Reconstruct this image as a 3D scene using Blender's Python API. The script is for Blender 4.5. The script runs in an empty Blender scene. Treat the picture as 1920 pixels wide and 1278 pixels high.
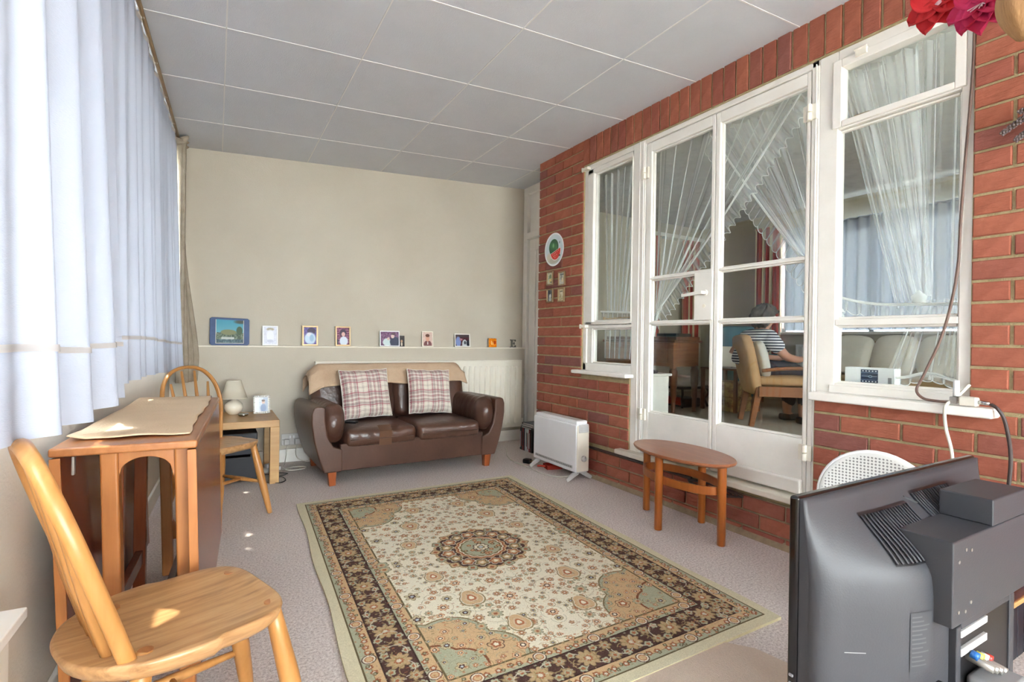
import bpy, bmesh, math, random
import numpy as np
from mathutils import Vector, Matrix
random.seed(7); rng = np.random.default_rng(7)
S = bpy.context.scene; COL = S.collection
PI = math.pi

# ------------------------------------------------------------------ camera, sky, sun, exposure
cam_d = bpy.data.cameras.new('camera'); cam = bpy.data.objects.new('camera', cam_d); COL.objects.link(cam)
cam_d.sensor_width = 36; cam_d.lens = 965/1920*36; cam_d.clip_start = .05
RW = [(0.866737, -0.498539, 0.0149983), (0.0126523, -0.0080844, -0.999887), (0.498604, 0.866829, -0.0006994)]  # right, down, forward
cam.matrix_world = Matrix(((RW[0][0], -RW[1][0], -RW[2][0], 0), (RW[0][1], -RW[1][1], -RW[2][1], 0),
                           (RW[0][2], -RW[1][2], -RW[2][2], .945), (0, 0, 0, 1)))
S.camera = cam
W = bpy.data.worlds.new('sky'); S.world = W; W.use_nodes = True
bg = W.node_tree.nodes['Background']; bg.inputs[0].default_value = (.90, .95, 1.0, 1); bg.inputs[1].default_value = 4.0
sun_d = bpy.data.lights.new('sun', 'SUN'); sun = bpy.data.objects.new('sun', sun_d); COL.objects.link(sun)
sun_d.energy = 1.8; sun_d.angle = math.radians(1.5); sun_d.color = (1, .93, .82)
sun.rotation_euler = Vector((.45, -.03, -.89)).to_track_quat('-Z', 'Y').to_euler()
S.view_settings.view_transform = 'Standard'; S.view_settings.look = 'None'
S.view_settings.gamma = 1; S.view_settings.use_curve_mapping = False
S.view_settings.exposure = 3.06
S.cycles.max_bounces = 12; S.cycles.diffuse_bounces = 6; S.cycles.transparent_max_bounces = 24; S.cycles.transmission_bounces = 8
S.cycles.caustics_reflective = False; S.cycles.caustics_refractive = False

# ------------------------------------------------------------------ materials
def lin(c):
    c = [x/255 for x in c]
    return tuple(x/12.92 if x <= .04045 else ((x+.055)/1.055)**2.4 for x in c) + (1,)
class NT:
    def __init__(s, name):
        s.m = bpy.data.materials.new(name); s.m.use_nodes = True; s.t = s.m.node_tree; s.n = s.t.nodes
        s.b = s.n['Principled BSDF']; s.out = s.n['Material Output']
    def add(s, typ, **kw):
        n = s.n.new(typ)
        for k, v in kw.items():
            if k in n.inputs: n.inputs[k].default_value = v
            else: setattr(n, k, v)
        return n
    def link(s, a, b): s.t.links.new(a, b)
    def coord(s, scale=(1, 1, 1), kind='Object'):
        tc = s.add('ShaderNodeTexCoord'); mp = s.add('ShaderNodeMapping'); mp.inputs['Scale'].default_value = scale
        s.link(tc.outputs[kind], mp.inputs[0]); return mp.outputs[0]
    def ramp(s, fac, stops):
        r = s.add('ShaderNodeValToRGB'); e = r.color_ramp.elements
        e[0].position, e[0].color = stops[0]; e[1].position, e[1].color = stops[-1]
        for p, c in stops[1:-1]:
            k = e.new(p); k.color = c
        s.link(fac, r.inputs[0]); return r.outputs[0]
    def bump(s, h, strength, dist=.01):
        b = s.add('ShaderNodeBump'); b.inputs['Strength'].default_value = strength; b.inputs['Distance'].default_value = dist
        s.link(h, b.inputs['Height']); s.link(b.outputs[0], s.b.inputs['Normal'])
def plain(name, c1, rough=.5, c2=None, scale=8, bump=0, bscale=120, stretch=(1, 1, 1), metal=0, spec=.5, coat=0):
    t = NT(name); t.b.inputs['Roughness'].default_value = rough; t.b.inputs['Metallic'].default_value = metal
    t.b.inputs['Specular IOR Level'].default_value = spec; t.b.inputs['Coat Weight'].default_value = coat
    c2 = c2 or tuple(max(0, int(x*.9)) for x in c1)
    co = t.coord(stretch)
    nz = t.add('ShaderNodeTexNoise', Scale=scale, Detail=6.0, Roughness=.6); t.link(co, nz.inputs['Vector'])
    t.link(t.ramp(nz.outputs['Fac'], [(.3, lin(c1)), (.72, lin(c2))]), t.b.inputs['Base Color'])
    if bump:
        n2 = t.add('ShaderNodeTexNoise', Scale=bscale, Detail=4.0); t.link(co, n2.inputs['Vector']); t.bump(n2.outputs['Fac'], bump)
    return t.m
def wood(name, ca, cb, cc, axis='x', rough=.35, sc=1.0, bump=.05):
    t = NT(name); t.b.inputs['Roughness'].default_value = rough
    st = {'x': (1.2, 14, 14), 'y': (14, 1.2, 14), 'z': (14, 14, 1.2)}[axis]
    co = t.coord(tuple(v*sc for v in st))
    nz = t.add('ShaderNodeTexNoise', Scale=2.2, Detail=8.0, Roughness=.65, Distortion=.6); t.link(co, nz.inputs['Vector'])
    col = t.ramp(nz.outputs['Fac'], [(.25, lin(ca)), (.5, lin(cb)), (.75, lin(cc))])
    co2 = t.coord((1, 1, 1)); n3 = t.add('ShaderNodeTexNoise', Scale=5.0, Detail=3.0); t.link(co2, n3.inputs['Vector'])
    mx = t.add('ShaderNodeMixRGB', blend_type='MULTIPLY'); mx.inputs['Fac'].default_value = .45
    t.link(col, mx.inputs[1]); t.link(t.ramp(n3.outputs['Fac'], [(.3, (.6, .55, .5, 1)), (.65, (1, 1, 1, 1))]), mx.inputs[2])
    t.link(mx.outputs[0], t.b.inputs['Base Color']); t.bump(nz.outputs['Fac'], bump, .003)
    return t.m
def glass_mat(name):
    t = NT(name); n = t.n; n.remove(t.b)
    lw = t.add('ShaderNodeLayerWeight'); lw.inputs['Blend'].default_value = .5
    p = t.add('ShaderNodeMath', operation='POWER'); p.inputs[1].default_value = 4.0; t.link(lw.outputs['Facing'], p.inputs[0])
    ml = t.add('ShaderNodeMath', operation='MULTIPLY_ADD'); ml.inputs[1].default_value = .8; ml.inputs[2].default_value = .045; t.link(p.outputs[0], ml.inputs[0])
    tr = t.add('ShaderNodeBsdfTransparent'); tr.inputs[0].default_value = (.95, .97, .96, 1)
    gl = t.add('ShaderNodeBsdfGlossy'); gl.inputs['Roughness'].default_value = .0
    mx = t.add('ShaderNodeMixShader'); t.link(ml.outputs[0], mx.inputs[0]); t.link(tr.outputs[0], mx.inputs[1]); t.link(gl.outputs[0], mx.inputs[2])
    t.link(mx.outputs[0], t.out.inputs[0]); return t.m
def sheer(name, col, opac, trans=.5, weave=0, edge=0):
    t = NT(name); t.n.remove(t.b)
    d = t.add('ShaderNodeBsdfDiffuse'); d.inputs[0].default_value = lin(col)
    l = t.add('ShaderNodeBsdfTranslucent'); l.inputs[0].default_value = lin(col)
    m1 = t.add('ShaderNodeMixShader'); m1.inputs[0].default_value = trans; t.link(d.outputs[0], m1.inputs[1]); t.link(l.outputs[0], m1.inputs[2])
    tr = t.add('ShaderNodeBsdfTransparent'); m2 = t.add('ShaderNodeMixShader'); m2.inputs[0].default_value = opac
    if edge:
        lw = t.add('ShaderNodeLayerWeight'); lw.inputs['Blend'].default_value = .5
        ma = t.add('ShaderNodeMath', operation='MULTIPLY_ADD'); ma.inputs[1].default_value = edge; ma.inputs[2].default_value = opac; ma.use_clamp = True
        pw = t.add('ShaderNodeMath', operation='POWER'); pw.inputs[1].default_value = 1.6; t.link(lw.outputs['Facing'], pw.inputs[0]); t.link(pw.outputs[0], ma.inputs[0]); t.link(ma.outputs[0], m2.inputs[0])
    t.link(tr.outputs[0], m2.inputs[1]); t.link(m1.outputs[0], m2.inputs[2]); t.link(m2.outputs[0], t.out.inputs[0])
    if weave:
        nz = t.add('ShaderNodeTexNoise', Scale=weave, Detail=3.0); t.link(t.coord((1, 1, 6)), nz.inputs['Vector'])
        b = t.add('ShaderNodeBump'); b.inputs['Strength'].default_value = .25; b.inputs['Distance'].default_value = .004
        t.link(nz.outputs['Fac'], b.inputs['Height']); t.link(b.outputs[0], d.inputs['Normal']); t.link(b.outputs[0], l.inputs['Normal'])
    return t.m
def image_mat(name, arr, rough=.6, bump=0, spec=.3):
    h, w = arr.shape[:2]; im = bpy.data.images.new(name, w, h)
    px = np.ones((h, w, 4), np.float32); px[..., :3] = np.clip(arr[::-1]/255., 0, 1); im.pixels.foreach_set(px.ravel()); im.update(); im.pack()
    t = NT(name); t.b.inputs['Roughness'].default_value = rough; t.b.inputs['Specular IOR Level'].default_value = spec
    it = t.add('ShaderNodeTexImage'); it.image = im; it.extension = 'EXTEND'
    tc = t.add('ShaderNodeTexCoord'); t.link(tc.outputs['UV'], it.inputs[0]); t.link(it.outputs[0], t.b.inputs['Base Color'])
    if bump:
        nz = t.add('ShaderNodeTexNoise', Scale=260.0, Detail=2.0); t.link(t.coord(), nz.inputs['Vector']); t.bump(nz.outputs['Fac'], bump, .006)
    return t.m

def brick_mat():
    t = NT('brick_clay'); t.b.inputs['Roughness'].default_value = .85; t.b.inputs['Specular IOR Level'].default_value = .25
    oi = t.add('ShaderNodeObjectInfo'); ge = t.add('ShaderNodeNewGeometry')
    ad = t.add('ShaderNodeMath', operation='ADD'); t.link(oi.outputs['Random'], ad.inputs[0]); t.link(ge.outputs['Random Per Island'], ad.inputs[1])
    fr = t.add('ShaderNodeMath', operation='FRACT'); t.link(ad.outputs[0], fr.inputs[0])
    base = t.ramp(fr.outputs[0], [(0, lin((164, 97, 79))), (.3, lin((175, 107, 85))), (.5, lin((158, 92, 79))), (.75, lin((169, 101, 79))), (.9, lin((149, 92, 83))), (1, lin((142, 94, 88)))])
    co = t.coord((1, 1, 1)); nz = t.add('ShaderNodeTexNoise', Scale=14.0, Detail=6.0, Roughness=.7); t.link(co, nz.inputs['Vector'])
    mx = t.add('ShaderNodeMixRGB', blend_type='MULTIPLY'); mx.inputs[0].default_value = .7
    t.link(base, mx.inputs[1]); t.link(t.ramp(nz.outputs['Fac'], [(.3, (.72, .66, .62, 1)), (.6, (1.05, 1.02, 1, 1))]), mx.inputs[2])
    n2 = t.add('ShaderNodeTexNoise', Scale=40.0, Detail=5.0, Roughness=.7); t.link(t.coord((1, .35, 2.2)), n2.inputs['Vector'])
    n4 = t.add('ShaderNodeTexNoise', Scale=9.0, Detail=8.0, Roughness=.8); t.link(t.coord((1.3, 1.1, 1.7)), n4.inputs['Vector'])
    m2 = t.add('ShaderNodeMixRGB'); m2.inputs[2].default_value = lin((205, 160, 135))
    t.link(t.ramp(n4.outputs['Fac'], [(.6, (0, 0, 0, 1)), (.85, (.45, .45, .45, 1))]), m2.inputs[0]); t.link(mx.outputs[0], m2.inputs[1])
    t.link(m2.outputs[0], t.b.inputs['Base Color']); t.bump(n2.outputs['Fac'], .8, .008)
    return t.m

M = {}
M['brick'] = brick_mat()
M['mortar'] = plain('mortar', (182, 166, 128), .95, (160, 144, 106), 30, .5, 200)
M['mortar_grey'] = plain('mortar_old', (170, 150, 120), .95, (140, 122, 100), 30, .5, 200)
M['paint'] = plain('white_gloss_paint', (240, 236, 229), .38, (230, 226, 218), 6, .03, 60)
M['paint_dim'] = plain('aged_white_paint', (232, 226, 212), .45, (220, 212, 196), 6, .03, 60)
M['cream'] = plain('cream_wall', (198, 190, 175), .9, (191, 182, 166), 2.5, .12, 160)
M['cream_left'] = plain('cream_wall_left', (214, 203, 184), .9, (205, 193, 172), 2.5, .2, 120)
M['ceil'] = plain('ceiling_panel', (212, 215, 221), .9, (206, 209, 215), 3, .22, 260)
M['ceil_strip'] = plain('ceiling_strip', (232, 231, 230), .8, (226, 225, 224), 5)
M['inner'] = plain('inner_wall', (188, 180, 160), .9, (178, 170, 150), 2)
M['inner_ceil'] = plain('inner_ceiling', (205, 203, 198), .9)
M['glass'] = glass_mat('window_glass')
M['net'] = sheer('net_curtain', (246, 246, 246), .22, .25, edge=.62)
M['net_edge'] = sheer('net_hem', (250, 250, 249), .85, .3)
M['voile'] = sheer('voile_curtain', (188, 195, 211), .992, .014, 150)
M['voile_tape'] = sheer('curtain_tape', (214, 208, 204), .97, .4)
M['drape'] = plain('beige_drape', (172, 160, 143), .95, (152, 140, 122), 20, .2, 200)
M['leather'] = plain('brown_leather', (92, 63, 51), .30, (72, 48, 39), 4, .3, 40, spec=.6)
M['leather_lt'] = plain('brown_leather_side', (92, 62, 48), .36, (76, 50, 38), 3, .15, 60, spec=.55)
M['tape'] = plain('brown_tape', (104, 72, 52), .3, (94, 64, 46), 8)
M['legwood'] = wood('sofa_leg_wood', (180, 100, 52), (162, 84, 42), (140, 68, 32), 'z')
M['throw'] = plain('beige_throw', (205, 178, 150), .95, (190, 160, 132), 9, .4, 180)
M['oak'] = wood('oak_veneer', (212, 172, 118), (200, 158, 102), (186, 142, 88), 'x', .4)
M['elm'] = wood('elm_seat', (208, 168, 122), (186, 142, 96), (140, 98, 62), 'x', .28, 1.6)
M['beech'] = wood('beech_wood', (206, 152, 92), (192, 136, 76), (172, 116, 60), 'z', .34, .7)
M['tablewood'] = wood('table_wood', (186, 126, 78), (172, 112, 66), (152, 94, 52), 'y', .3)
M['tableleg'] = wood('table_leg_wood', (190, 128, 74), (178, 114, 62), (158, 98, 52), 'z', .34)
M['tabledark'] = wood('table_leaf_wood', (148, 80, 46), (134, 68, 38), (116, 56, 30), 'z', .22)
M['tablecloth'] = plain('peach_cloth', (230, 202, 168), .95, (222, 193, 158), 10, .3, 160)
M['teak'] = wood('teak', (172, 112, 76), (158, 98, 64), (142, 84, 54), 'y', .28)
M['teakleg'] = wood('teak_leg', (180, 106, 48), (168, 92, 38), (150, 80, 32), 'z', .3)
M['dkwood'] = wood('dark_wood', (120, 70, 40), (104, 58, 32), (86, 46, 26), 'z', .3)
M['midwood'] = wood('brown_wood', (160, 104, 66), (148, 92, 56), (130, 78, 46), 'x', .4)
M['white'] = plain('white_metal', (242, 242, 244), .4, (236, 236, 238), 4)
M['offwhite'] = plain('cream_metal', (236, 230, 216), .42, (230, 223, 208), 4)
M['greyplastic'] = plain('grey_plastic', (206, 204, 202), .5, (196, 194, 192), 5)
M['midgrey'] = plain('mid_grey', (150, 150, 152), .5)
M['black'] = plain('black_plastic', (22, 22, 26), .4, (18, 18, 20), 5)
M['gloss'] = plain('gloss_black', (10, 11, 14), .08, (8, 8, 10), 5)
M['tv'] = plain('tv_shell', (58, 59, 64), .5, (58, 58, 62), 4, .06, 300)
M['tvdark'] = plain('tv_slats', (44, 45, 49), .4)
M['chrome'] = plain('chrome', (190, 190, 188), .25, metal=1.0)
M['brass'] = plain('brass', (176, 148, 112), .38, metal=.7)
M['silver'] = plain('silver_frame', (170, 166, 160), .35, (150, 146, 140), 60, metal=.5)
M['shade'] = sheer('lamp_shade', (240, 232, 214), .98, .3)
M['ceramic'] = plain('cream_ceramic', (240, 232, 214), .2, (236, 226, 206), 3)
M['brownwire'] = plain('brown_cable', (110, 84, 74), .5, (98, 74, 66), 10)
M['darkwire'] = plain('dark_cable', (70, 58, 56), .5)
M['whitewire'] = plain('white_cable', (226, 220, 206), .5)
M['red'] = plain('red_plastic', (190, 60, 40), .5)
M['carpetmat'] = plain('plain_mat', (214, 194, 176), 1, (204, 184, 166), 160, .6, 300)
M['bounce_ground'] = plain('pale_bounce_ground', (206, 202, 196), 1, (190, 186, 180), 3)  # pale tone picked so the unseen ground reflects light indoors
M['outwall'] = plain('outer_render', (190, 170, 150), .9)
M['tan_fabric'] = plain('tan_velour', (196, 158, 116), .9, (176, 136, 92), 5, .2, 140)
M['skin'] = plain('skin', (198, 146, 122), .55, (188, 134, 110), 6)
M['navy'] = plain('navy_cloth', (34, 38, 56), .9)
M['hair'] = plain('grey_brown_hair', (104, 92, 82), .75, (58, 50, 46), 55, .5, 90, (1, 1, .3))
M['teal'] = plain('teal_cloth', (44, 104, 120), .85, (36, 90, 106), 6)
M['pillow'] = plain('white_pillow', (222, 218, 208), .9, (212, 206, 196), 8, .2, 60)
M['innersofa'] = plain('khaki_sofa', (160, 134, 98), .9, (146, 120, 86), 8, .2, 100)
M['jet'] = plain('black_board', (26, 27, 38), .5, (20, 20, 28), 8)
M['pink'] = plain('pink_petal', (214, 52, 112), .7, (190, 20, 60), 14)
M['crimson'] = plain('red_petal', (206, 40, 44), .7, (190, 24, 34), 14)
M['stamen'] = plain('pale_stamen', (236, 196, 204), .7)
M['straw'] = plain('dried_husk', (206, 164, 118), .9, (160, 116, 70), 9, .5, 60, (1, 1, .25))
M['lav'] = plain('dried_lavender', (128, 112, 112), .95, (96, 84, 82), 60)
M['stem'] = plain('dry_stem', (110, 100, 74), .9)
def carpet():
    t = NT('carpet'); t.b.inputs['Roughness'].default_value = 1; t.b.inputs['Specular IOR Level'].default_value = .1
    co = t.coord(); a = t.add('ShaderNodeTexNoise', Scale=120.0, Detail=4.0, Roughness=.85); t.link(co, a.inputs['Vector'])
    b = t.add('ShaderNodeTexNoise', Scale=2.0, Detail=3.0); t.link(co, b.inputs['Vector'])
    c1 = t.ramp(a.outputs['Fac'], [(.32, lin((166, 151, 146))), (.5, lin((222, 210, 205))), (.68, lin((250, 244, 239)))])
    mx = t.add('ShaderNodeMixRGB', blend_type='MULTIPLY'); mx.inputs[0].default_value = .35
    t.link(c1, mx.inputs[1]); t.link(t.ramp(b.outputs['Fac'], [(.3, (.86, .84, .82, 1)), (.7, (1, 1, 1, 1))]), mx.inputs[2])
    t.link(mx.outputs[0], t.b.inputs['Base Color']); t.bump(a.outputs['Fac'], .6, .008); return t.m
M['carpet'] = carpet()
def stripes(name, c1, c2, freq, axis='Z', c3=None):
    t = NT(name); t.b.inputs['Roughness'].default_value = .9
    tc = t.add('ShaderNodeTexCoord'); sp = t.add('ShaderNodeSeparateXYZ'); t.link(tc.outputs['Object'], sp.inputs[0])
    m = t.add('ShaderNodeMath', operation='MULTIPLY'); m.inputs[1].default_value = freq; t.link(sp.outputs[axis], m.inputs[0])
    f = t.add('ShaderNodeMath', operation='FRACT'); t.link(m.outputs[0], f.inputs[0])
    st = [(0, lin(c1)), (.5, lin(c2)), (1, lin(c2))] if not c3 else [(0, lin(c1)), (.34, lin(c2)), (.67, lin(c3)), (1, lin(c3))]
    r = t.ramp(f.outputs[0], st); r.node.color_ramp.interpolation = 'CONSTANT'
    t.link(r, t.b.inputs['Base Color']); return t.m
M['shirt'] = stripes('striped_cotton', (232, 232, 236), (48, 52, 74), 42)
M['redstripe'] = stripes('red_cream_stripes', (170, 44, 44), (222, 206, 172), 9, 'Y', (190, 70, 60))
M['floral'] = plain('floral_print', (216, 192, 130), .8, (120, 52, 40), 24)
def perf():
    t = NT('perforated_white'); t.b.inputs['Roughness'].default_value = .45
    tc = t.coord((1, 1, 1)); v = t.add('ShaderNodeTexVoronoi', Scale=85.0, Randomness=0.0); t.link(tc, v.inputs['Vector'])
    t.link(t.ramp(v.outputs['Distance'], [(.26, lin((120, 118, 116))), (.34, lin((206, 204, 200)))]), t.b.inputs['Base Color']); return t.m
M['perf'] = perf()

# ------------------------------------------------------------------ mesh helpers
class MB:
    def __init__(s): s.v = []; s.f = []; s.uv = {}
    def _a(s, vs, fs):
        o = len(s.v); s.v += [tuple(v) for v in vs]; s.f += [tuple(i+o for i in f) for f in fs]; return s
    def box(s, x0, x1, y0, y1, z0, z1, M4=None):
        vs = [Vector((x, y, z)) for z in (z0, z1) for y in (y0, y1) for x in (x0, x1)]
        if M4: vs = [M4 @ v for v in vs]
        return s._a(vs, [(0, 2, 3, 1), (4, 5, 7, 6), (0, 1, 5, 4), (2, 6, 7, 3), (0, 4, 6, 2), (1, 3, 7, 5)])
    def bar(s, p, q, w, h, up=(0, 0, 1), w2=None, h2=None):
        p, q = Vector(p), Vector(q); d = (q-p).normalized(); u = Vector(up)
        if abs(d.dot(u)) > .95: u = Vector((1, 0, 0))
        a = d.cross(u).normalized(); b = a.cross(d).normalized(); w2 = w2 or w; h2 = h2 or h
        vs = [p+a*sx*w/2+b*sy*h/2 for sx, sy in ((-1, -1), (1, -1), (1, 1), (-1, 1))]+[q+a*sx*w2/2+b*sy*h2/2 for sx, sy in ((-1, -1), (1, -1), (1, 1), (-1, 1))]
        return s._a(vs, [(3, 2, 1, 0), (4, 5, 6, 7), (0, 1, 5, 4), (1, 2, 6, 5), (2, 3, 7, 6), (3, 0, 4, 7)])
    def tube(s, pts, r, n=8, cap=True, closed=False, flat=1.0, up=(0, 0, 1)):
        pts = [Vector(p) for p in pts]; N = len(pts); rs = r if isinstance(r, (list, tuple)) else [r]*N
        vs = []; ref = None
        for i, p in enumerate(pts):
            if closed: d = pts[(i+1) % N]-pts[i-1]
            else: d = pts[min(i+1, N-1)]-pts[max(i-1, 0)]
            d.normalize()
            if ref is None:
                u = Vector(up)
                if abs(d.dot(u)) > .95: u = Vector((1, 0, 0))
                ref = (u-d*u.dot(d)).normalized()
            else: ref = (ref-d*ref.dot(d)).normalized()
            b = d.cross(ref)
            for k in range(n):
                t = 2*PI*k/n; vs.append(p+(ref*math.cos(t)*flat+b*math.sin(t))*rs[i])
        fs = []
        for i in range(N if closed else N-1):
            j = (i+1) % N
            for k in range(n): fs.append((i*n+k, i*n+(k+1) % n, j*n+(k+1) % n, j*n+k))
        if cap and not closed: fs += [tuple(range(n))[::-1], tuple((N-1)*n+k for k in range(n))]
        return s._a(vs, fs)
    def lathe(s, prof, n=24, c=(0, 0, 0), axis='z'):
        vs = []
        for r, h in prof:
            for k in range(n):
                t = 2*PI*k/n; a, b = r*math.cos(t), r*math.sin(t)
                v = {'z': (a, b, h), 'x': (h, a, b), 'y': (a, h, b)}[axis]
                vs.append((v[0]+c[0], v[1]+c[1], v[2]+c[2]))
        fs = [(i*n+k, i*n+(k+1) % n, (i+1)*n+(k+1) % n, (i+1)*n+k) for i in range(len(prof)-1) for k in range(n)]
        if prof[0][0] > 1e-6: fs.append(tuple(range(n))[::-1])
        if prof[-1][0] > 1e-6: fs.append(tuple((len(prof)-1)*n+k for k in range(n)))
        return s._a(vs, fs)
    def prism(s, poly, a, b, axis='z', M4=None):
        n = len(poly)
        def pt(p, h): return Vector({'z': (p[0], p[1], h), 'y': (p[0], h, p[1]), 'x': (h, p[0], p[1])}[axis])
        vs = [pt(p, a) for p in poly]+[pt(p, b) for p in poly]
        if M4: vs = [M4 @ v for v in vs]
        return s._a(vs, [tuple(range(n))[::-1], tuple(range(n, 2*n))]+[(i, (i+1) % n, n+(i+1) % n, n+i) for i in range(n)])
    def grid(s, fn, nu, nv, cu=False, uv=False):
        o = len(s.f)
        vs = [fn(i/nu, j/nv) for j in range(nv+1) for i in range(nu+1)]; w = nu+1
        fs = [(j*w+i, j*w+i+1, (j+1)*w+i+1, (j+1)*w+i) for j in range(nv) for i in range(nu)]
        s._a(vs, fs)
        if uv:
            k = o
            for j in range(nv):
                for i in range(nu):
                    s.uv[k] = [(i/nu, j/nv), ((i+1)/nu, j/nv), ((i+1)/nu, (j+1)/nv), (i/nu, (j+1)/nv)]; k += 1
        return s
    def quad(s, a, b, c, d):
        s.uv[len(s.f)] = [(0, 0), (1, 0), (1, 1), (0, 1)]; return s._a([a, b, c, d], [(0, 1, 2, 3)])
    def mesh(s, name, mats, smooth=False, fmat=None, weld=False):
        me = bpy.data.meshes.new(name); me.from_pydata(s.v, [], s.f)
        for m in (mats if isinstance(mats, (list, tuple)) else [mats]): me.materials.append(m)
        if s.uv:
            ul = me.uv_layers.new(name='UVMap'); dat = np.zeros((len(me.loops), 2), np.float32)
            for fi, uv in s.uv.items():
                ls = me.polygons[fi].loop_start
                for q, c in enumerate(uv): dat[ls+q] = c
            ul.data.foreach_set('uv', dat.ravel())
        bm = bmesh.new(); bm.from_mesh(me)
        if weld: bmesh.ops.remove_doubles(bm, verts=bm.verts, dist=1e-5)
        bmesh.ops.recalc_face_normals(bm, faces=bm.faces); bm.to_mesh(me); bm.free()
        if fmat:
            for k, v in fmat.items(): me.polygons[k].material_index = v
        if smooth: me.polygons.foreach_set('use_smooth', [True]*len(me.polygons))
        return me
def link(name, me, parent=None):
    o = bpy.data.objects.new(name, me); COL.objects.link(o)
    if parent: o.parent = parent
    return o
def part(name, mb, mat, parent=None, smooth=False, bevel=0, sub=0, solid=0, fmat=None, label=None, weld=False, seg=2):
    o = link(name, mb.mesh(name, mat, smooth or sub > 0 or bevel > 0, fmat, weld or sub > 0), parent)
    if solid:
        m = o.modifiers.new('s', 'SOLIDIFY'); m.thickness = solid; m.offset = 0
    if bevel:
        m = o.modifiers.new('b', 'BEVEL'); m.width = bevel; m.segments = seg; m.limit_method = 'ANGLE'; m.angle_limit = .6; m.harden_normals = True
    if sub:
        m = o.modifiers.new('u', 'SUBSURF'); m.levels = sub; m.render_levels = sub
    if label: o['label'] = label
    return o
def tag(o, label, cat, group=None):
    o['label'] = label; o['category'] = cat
    if group: o['group'] = group
    return o
def thing(name, label, cat, loc=(0, 0, 0), rz=0, group=None, rot=None):
    o = bpy.data.objects.new(name, None); COL.objects.link(o); o.empty_display_size = .05
    o.location = loc; o.rotation_euler = rot or (0, 0, rz); return tag(o, label, cat, group)
def struct(name, mb, mat, parent=None, **kw):
    o = part(name, mb, mat, parent, **kw)
    if not parent: o['kind'] = 'structure'
    return o
def lerp(a, b, t): return a+(b-a)*t
def sst(a, b, x):
    t = min(1, max(0, (x-a)/(b-a))); return t*t*(3-2*t)
def interp(x, xs, ys): return float(np.interp(x, xs, ys))
def catmull(pts, n=8):
    P = [Vector(p) for p in pts]; P = [P[0]*2-P[1]]+P+[P[-1]*2-P[-2]]; out = []
    for i in range(1, len(P)-2):
        for k in range(n):
            t = k/n; a, b, c, d = P[i-1:i+3]
            out.append(.5*((2*b)+(c-a)*t+(2*a-5*b+4*c-d)*t*t+(3*b-a-3*c+d)*t**3))
    return out+[P[-2]]
def rbox(mb_w, mb_d, mb_h, r=.3):   # control cage of a soft block, for subsurf
    m = MB(); xs = [0, r*.5, .5, 1-r*.5, 1]
    m.box(-mb_w/2, mb_w/2, -mb_d/2, mb_d/2, 0, mb_h); return m
def soft(name, mat, parent, x0, x1, y0, y1, z0, z1, bul=.03, rnd=.05, nx=10, ny=8, nz=5, M4=None, wr=0, seed=0):
    """a padded block: rounded superellipsoid box with bulging faces"""
    m = MB(); rr = np.random.default_rng(seed)
    cx, cy, cz = (x0+x1)/2, (y0+y1)/2, (z0+z1)/2; hx, hy, hz = (x1-x0)/2, (y1-y0)/2, (z1-z0)/2
    ph = rr.uniform(0, 6.28, 8)
    def place(v):
        x, y, z = v
        px, py, pz = x*hx, y*hy, z*hz
        core = Vector((max(-hx+rnd, min(hx-rnd, px)), max(-hy+rnd, min(hy-rnd, py)), max(-hz+rnd, min(hz-rnd, pz))))
        d = Vector((px, py, pz))-core
        if d.length > 1e-9: d = d.normalized()*rnd
        p = core+d
        b = bul*(1-abs(x)**2*.9)*(1-abs(y)**2*.9) if abs(z) > .99 else 0
        p.z += b*(1 if z > 0 else -1)*.8
        if abs(y) > .99: p.y += bul*.6*(1-x*x)*(1-z*z)*(1 if y > 0 else -1)
        if abs(x) > .99: p.x += bul*.6*(1-y*y)*(1-z*z)*(1 if x > 0 else -1)
        if wr: p += Vector((0, 1, .7))*wr*(math.sin(px*60+ph[0]+pz*20)*.5+math.sin(px*95-py*25+ph[1])*.5)*max(0, 1-abs(z+.0)*.2)*(.3+.7*abs(y))
        p = p+Vector((cx, cy, cz)); return M4 @ p if M4 else p
    L = lambda n: [-1+2*i/n for i in range(n+1)]
    for sgn in (-1, 1):
        m.grid(lambda u, v: place((2*u-1, 2*v-1, sgn)), nx, ny); m.grid(lambda u, v: place((2*u-1, sgn, 2*v-1)), nx, nz); m.grid(lambda u, v: place((sgn, 2*u-1, 2*v-1)), ny, nz)
    return part(name, m, mat, parent, smooth=True, weld=True, sub=1)

XB = 2.2965          # face of the brick wall
CS = .0503           # ceiling slope
def ceil_z(x): return 2.40+CS*(x-XB)
def wall_x(y): return -.40+.03*y

# ------------------------------------------------------------------ the setting
struct('floor', MB().box(-.6, 2.62, -3.6, 4.5, -.05, 0), M['carpet'])
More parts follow.
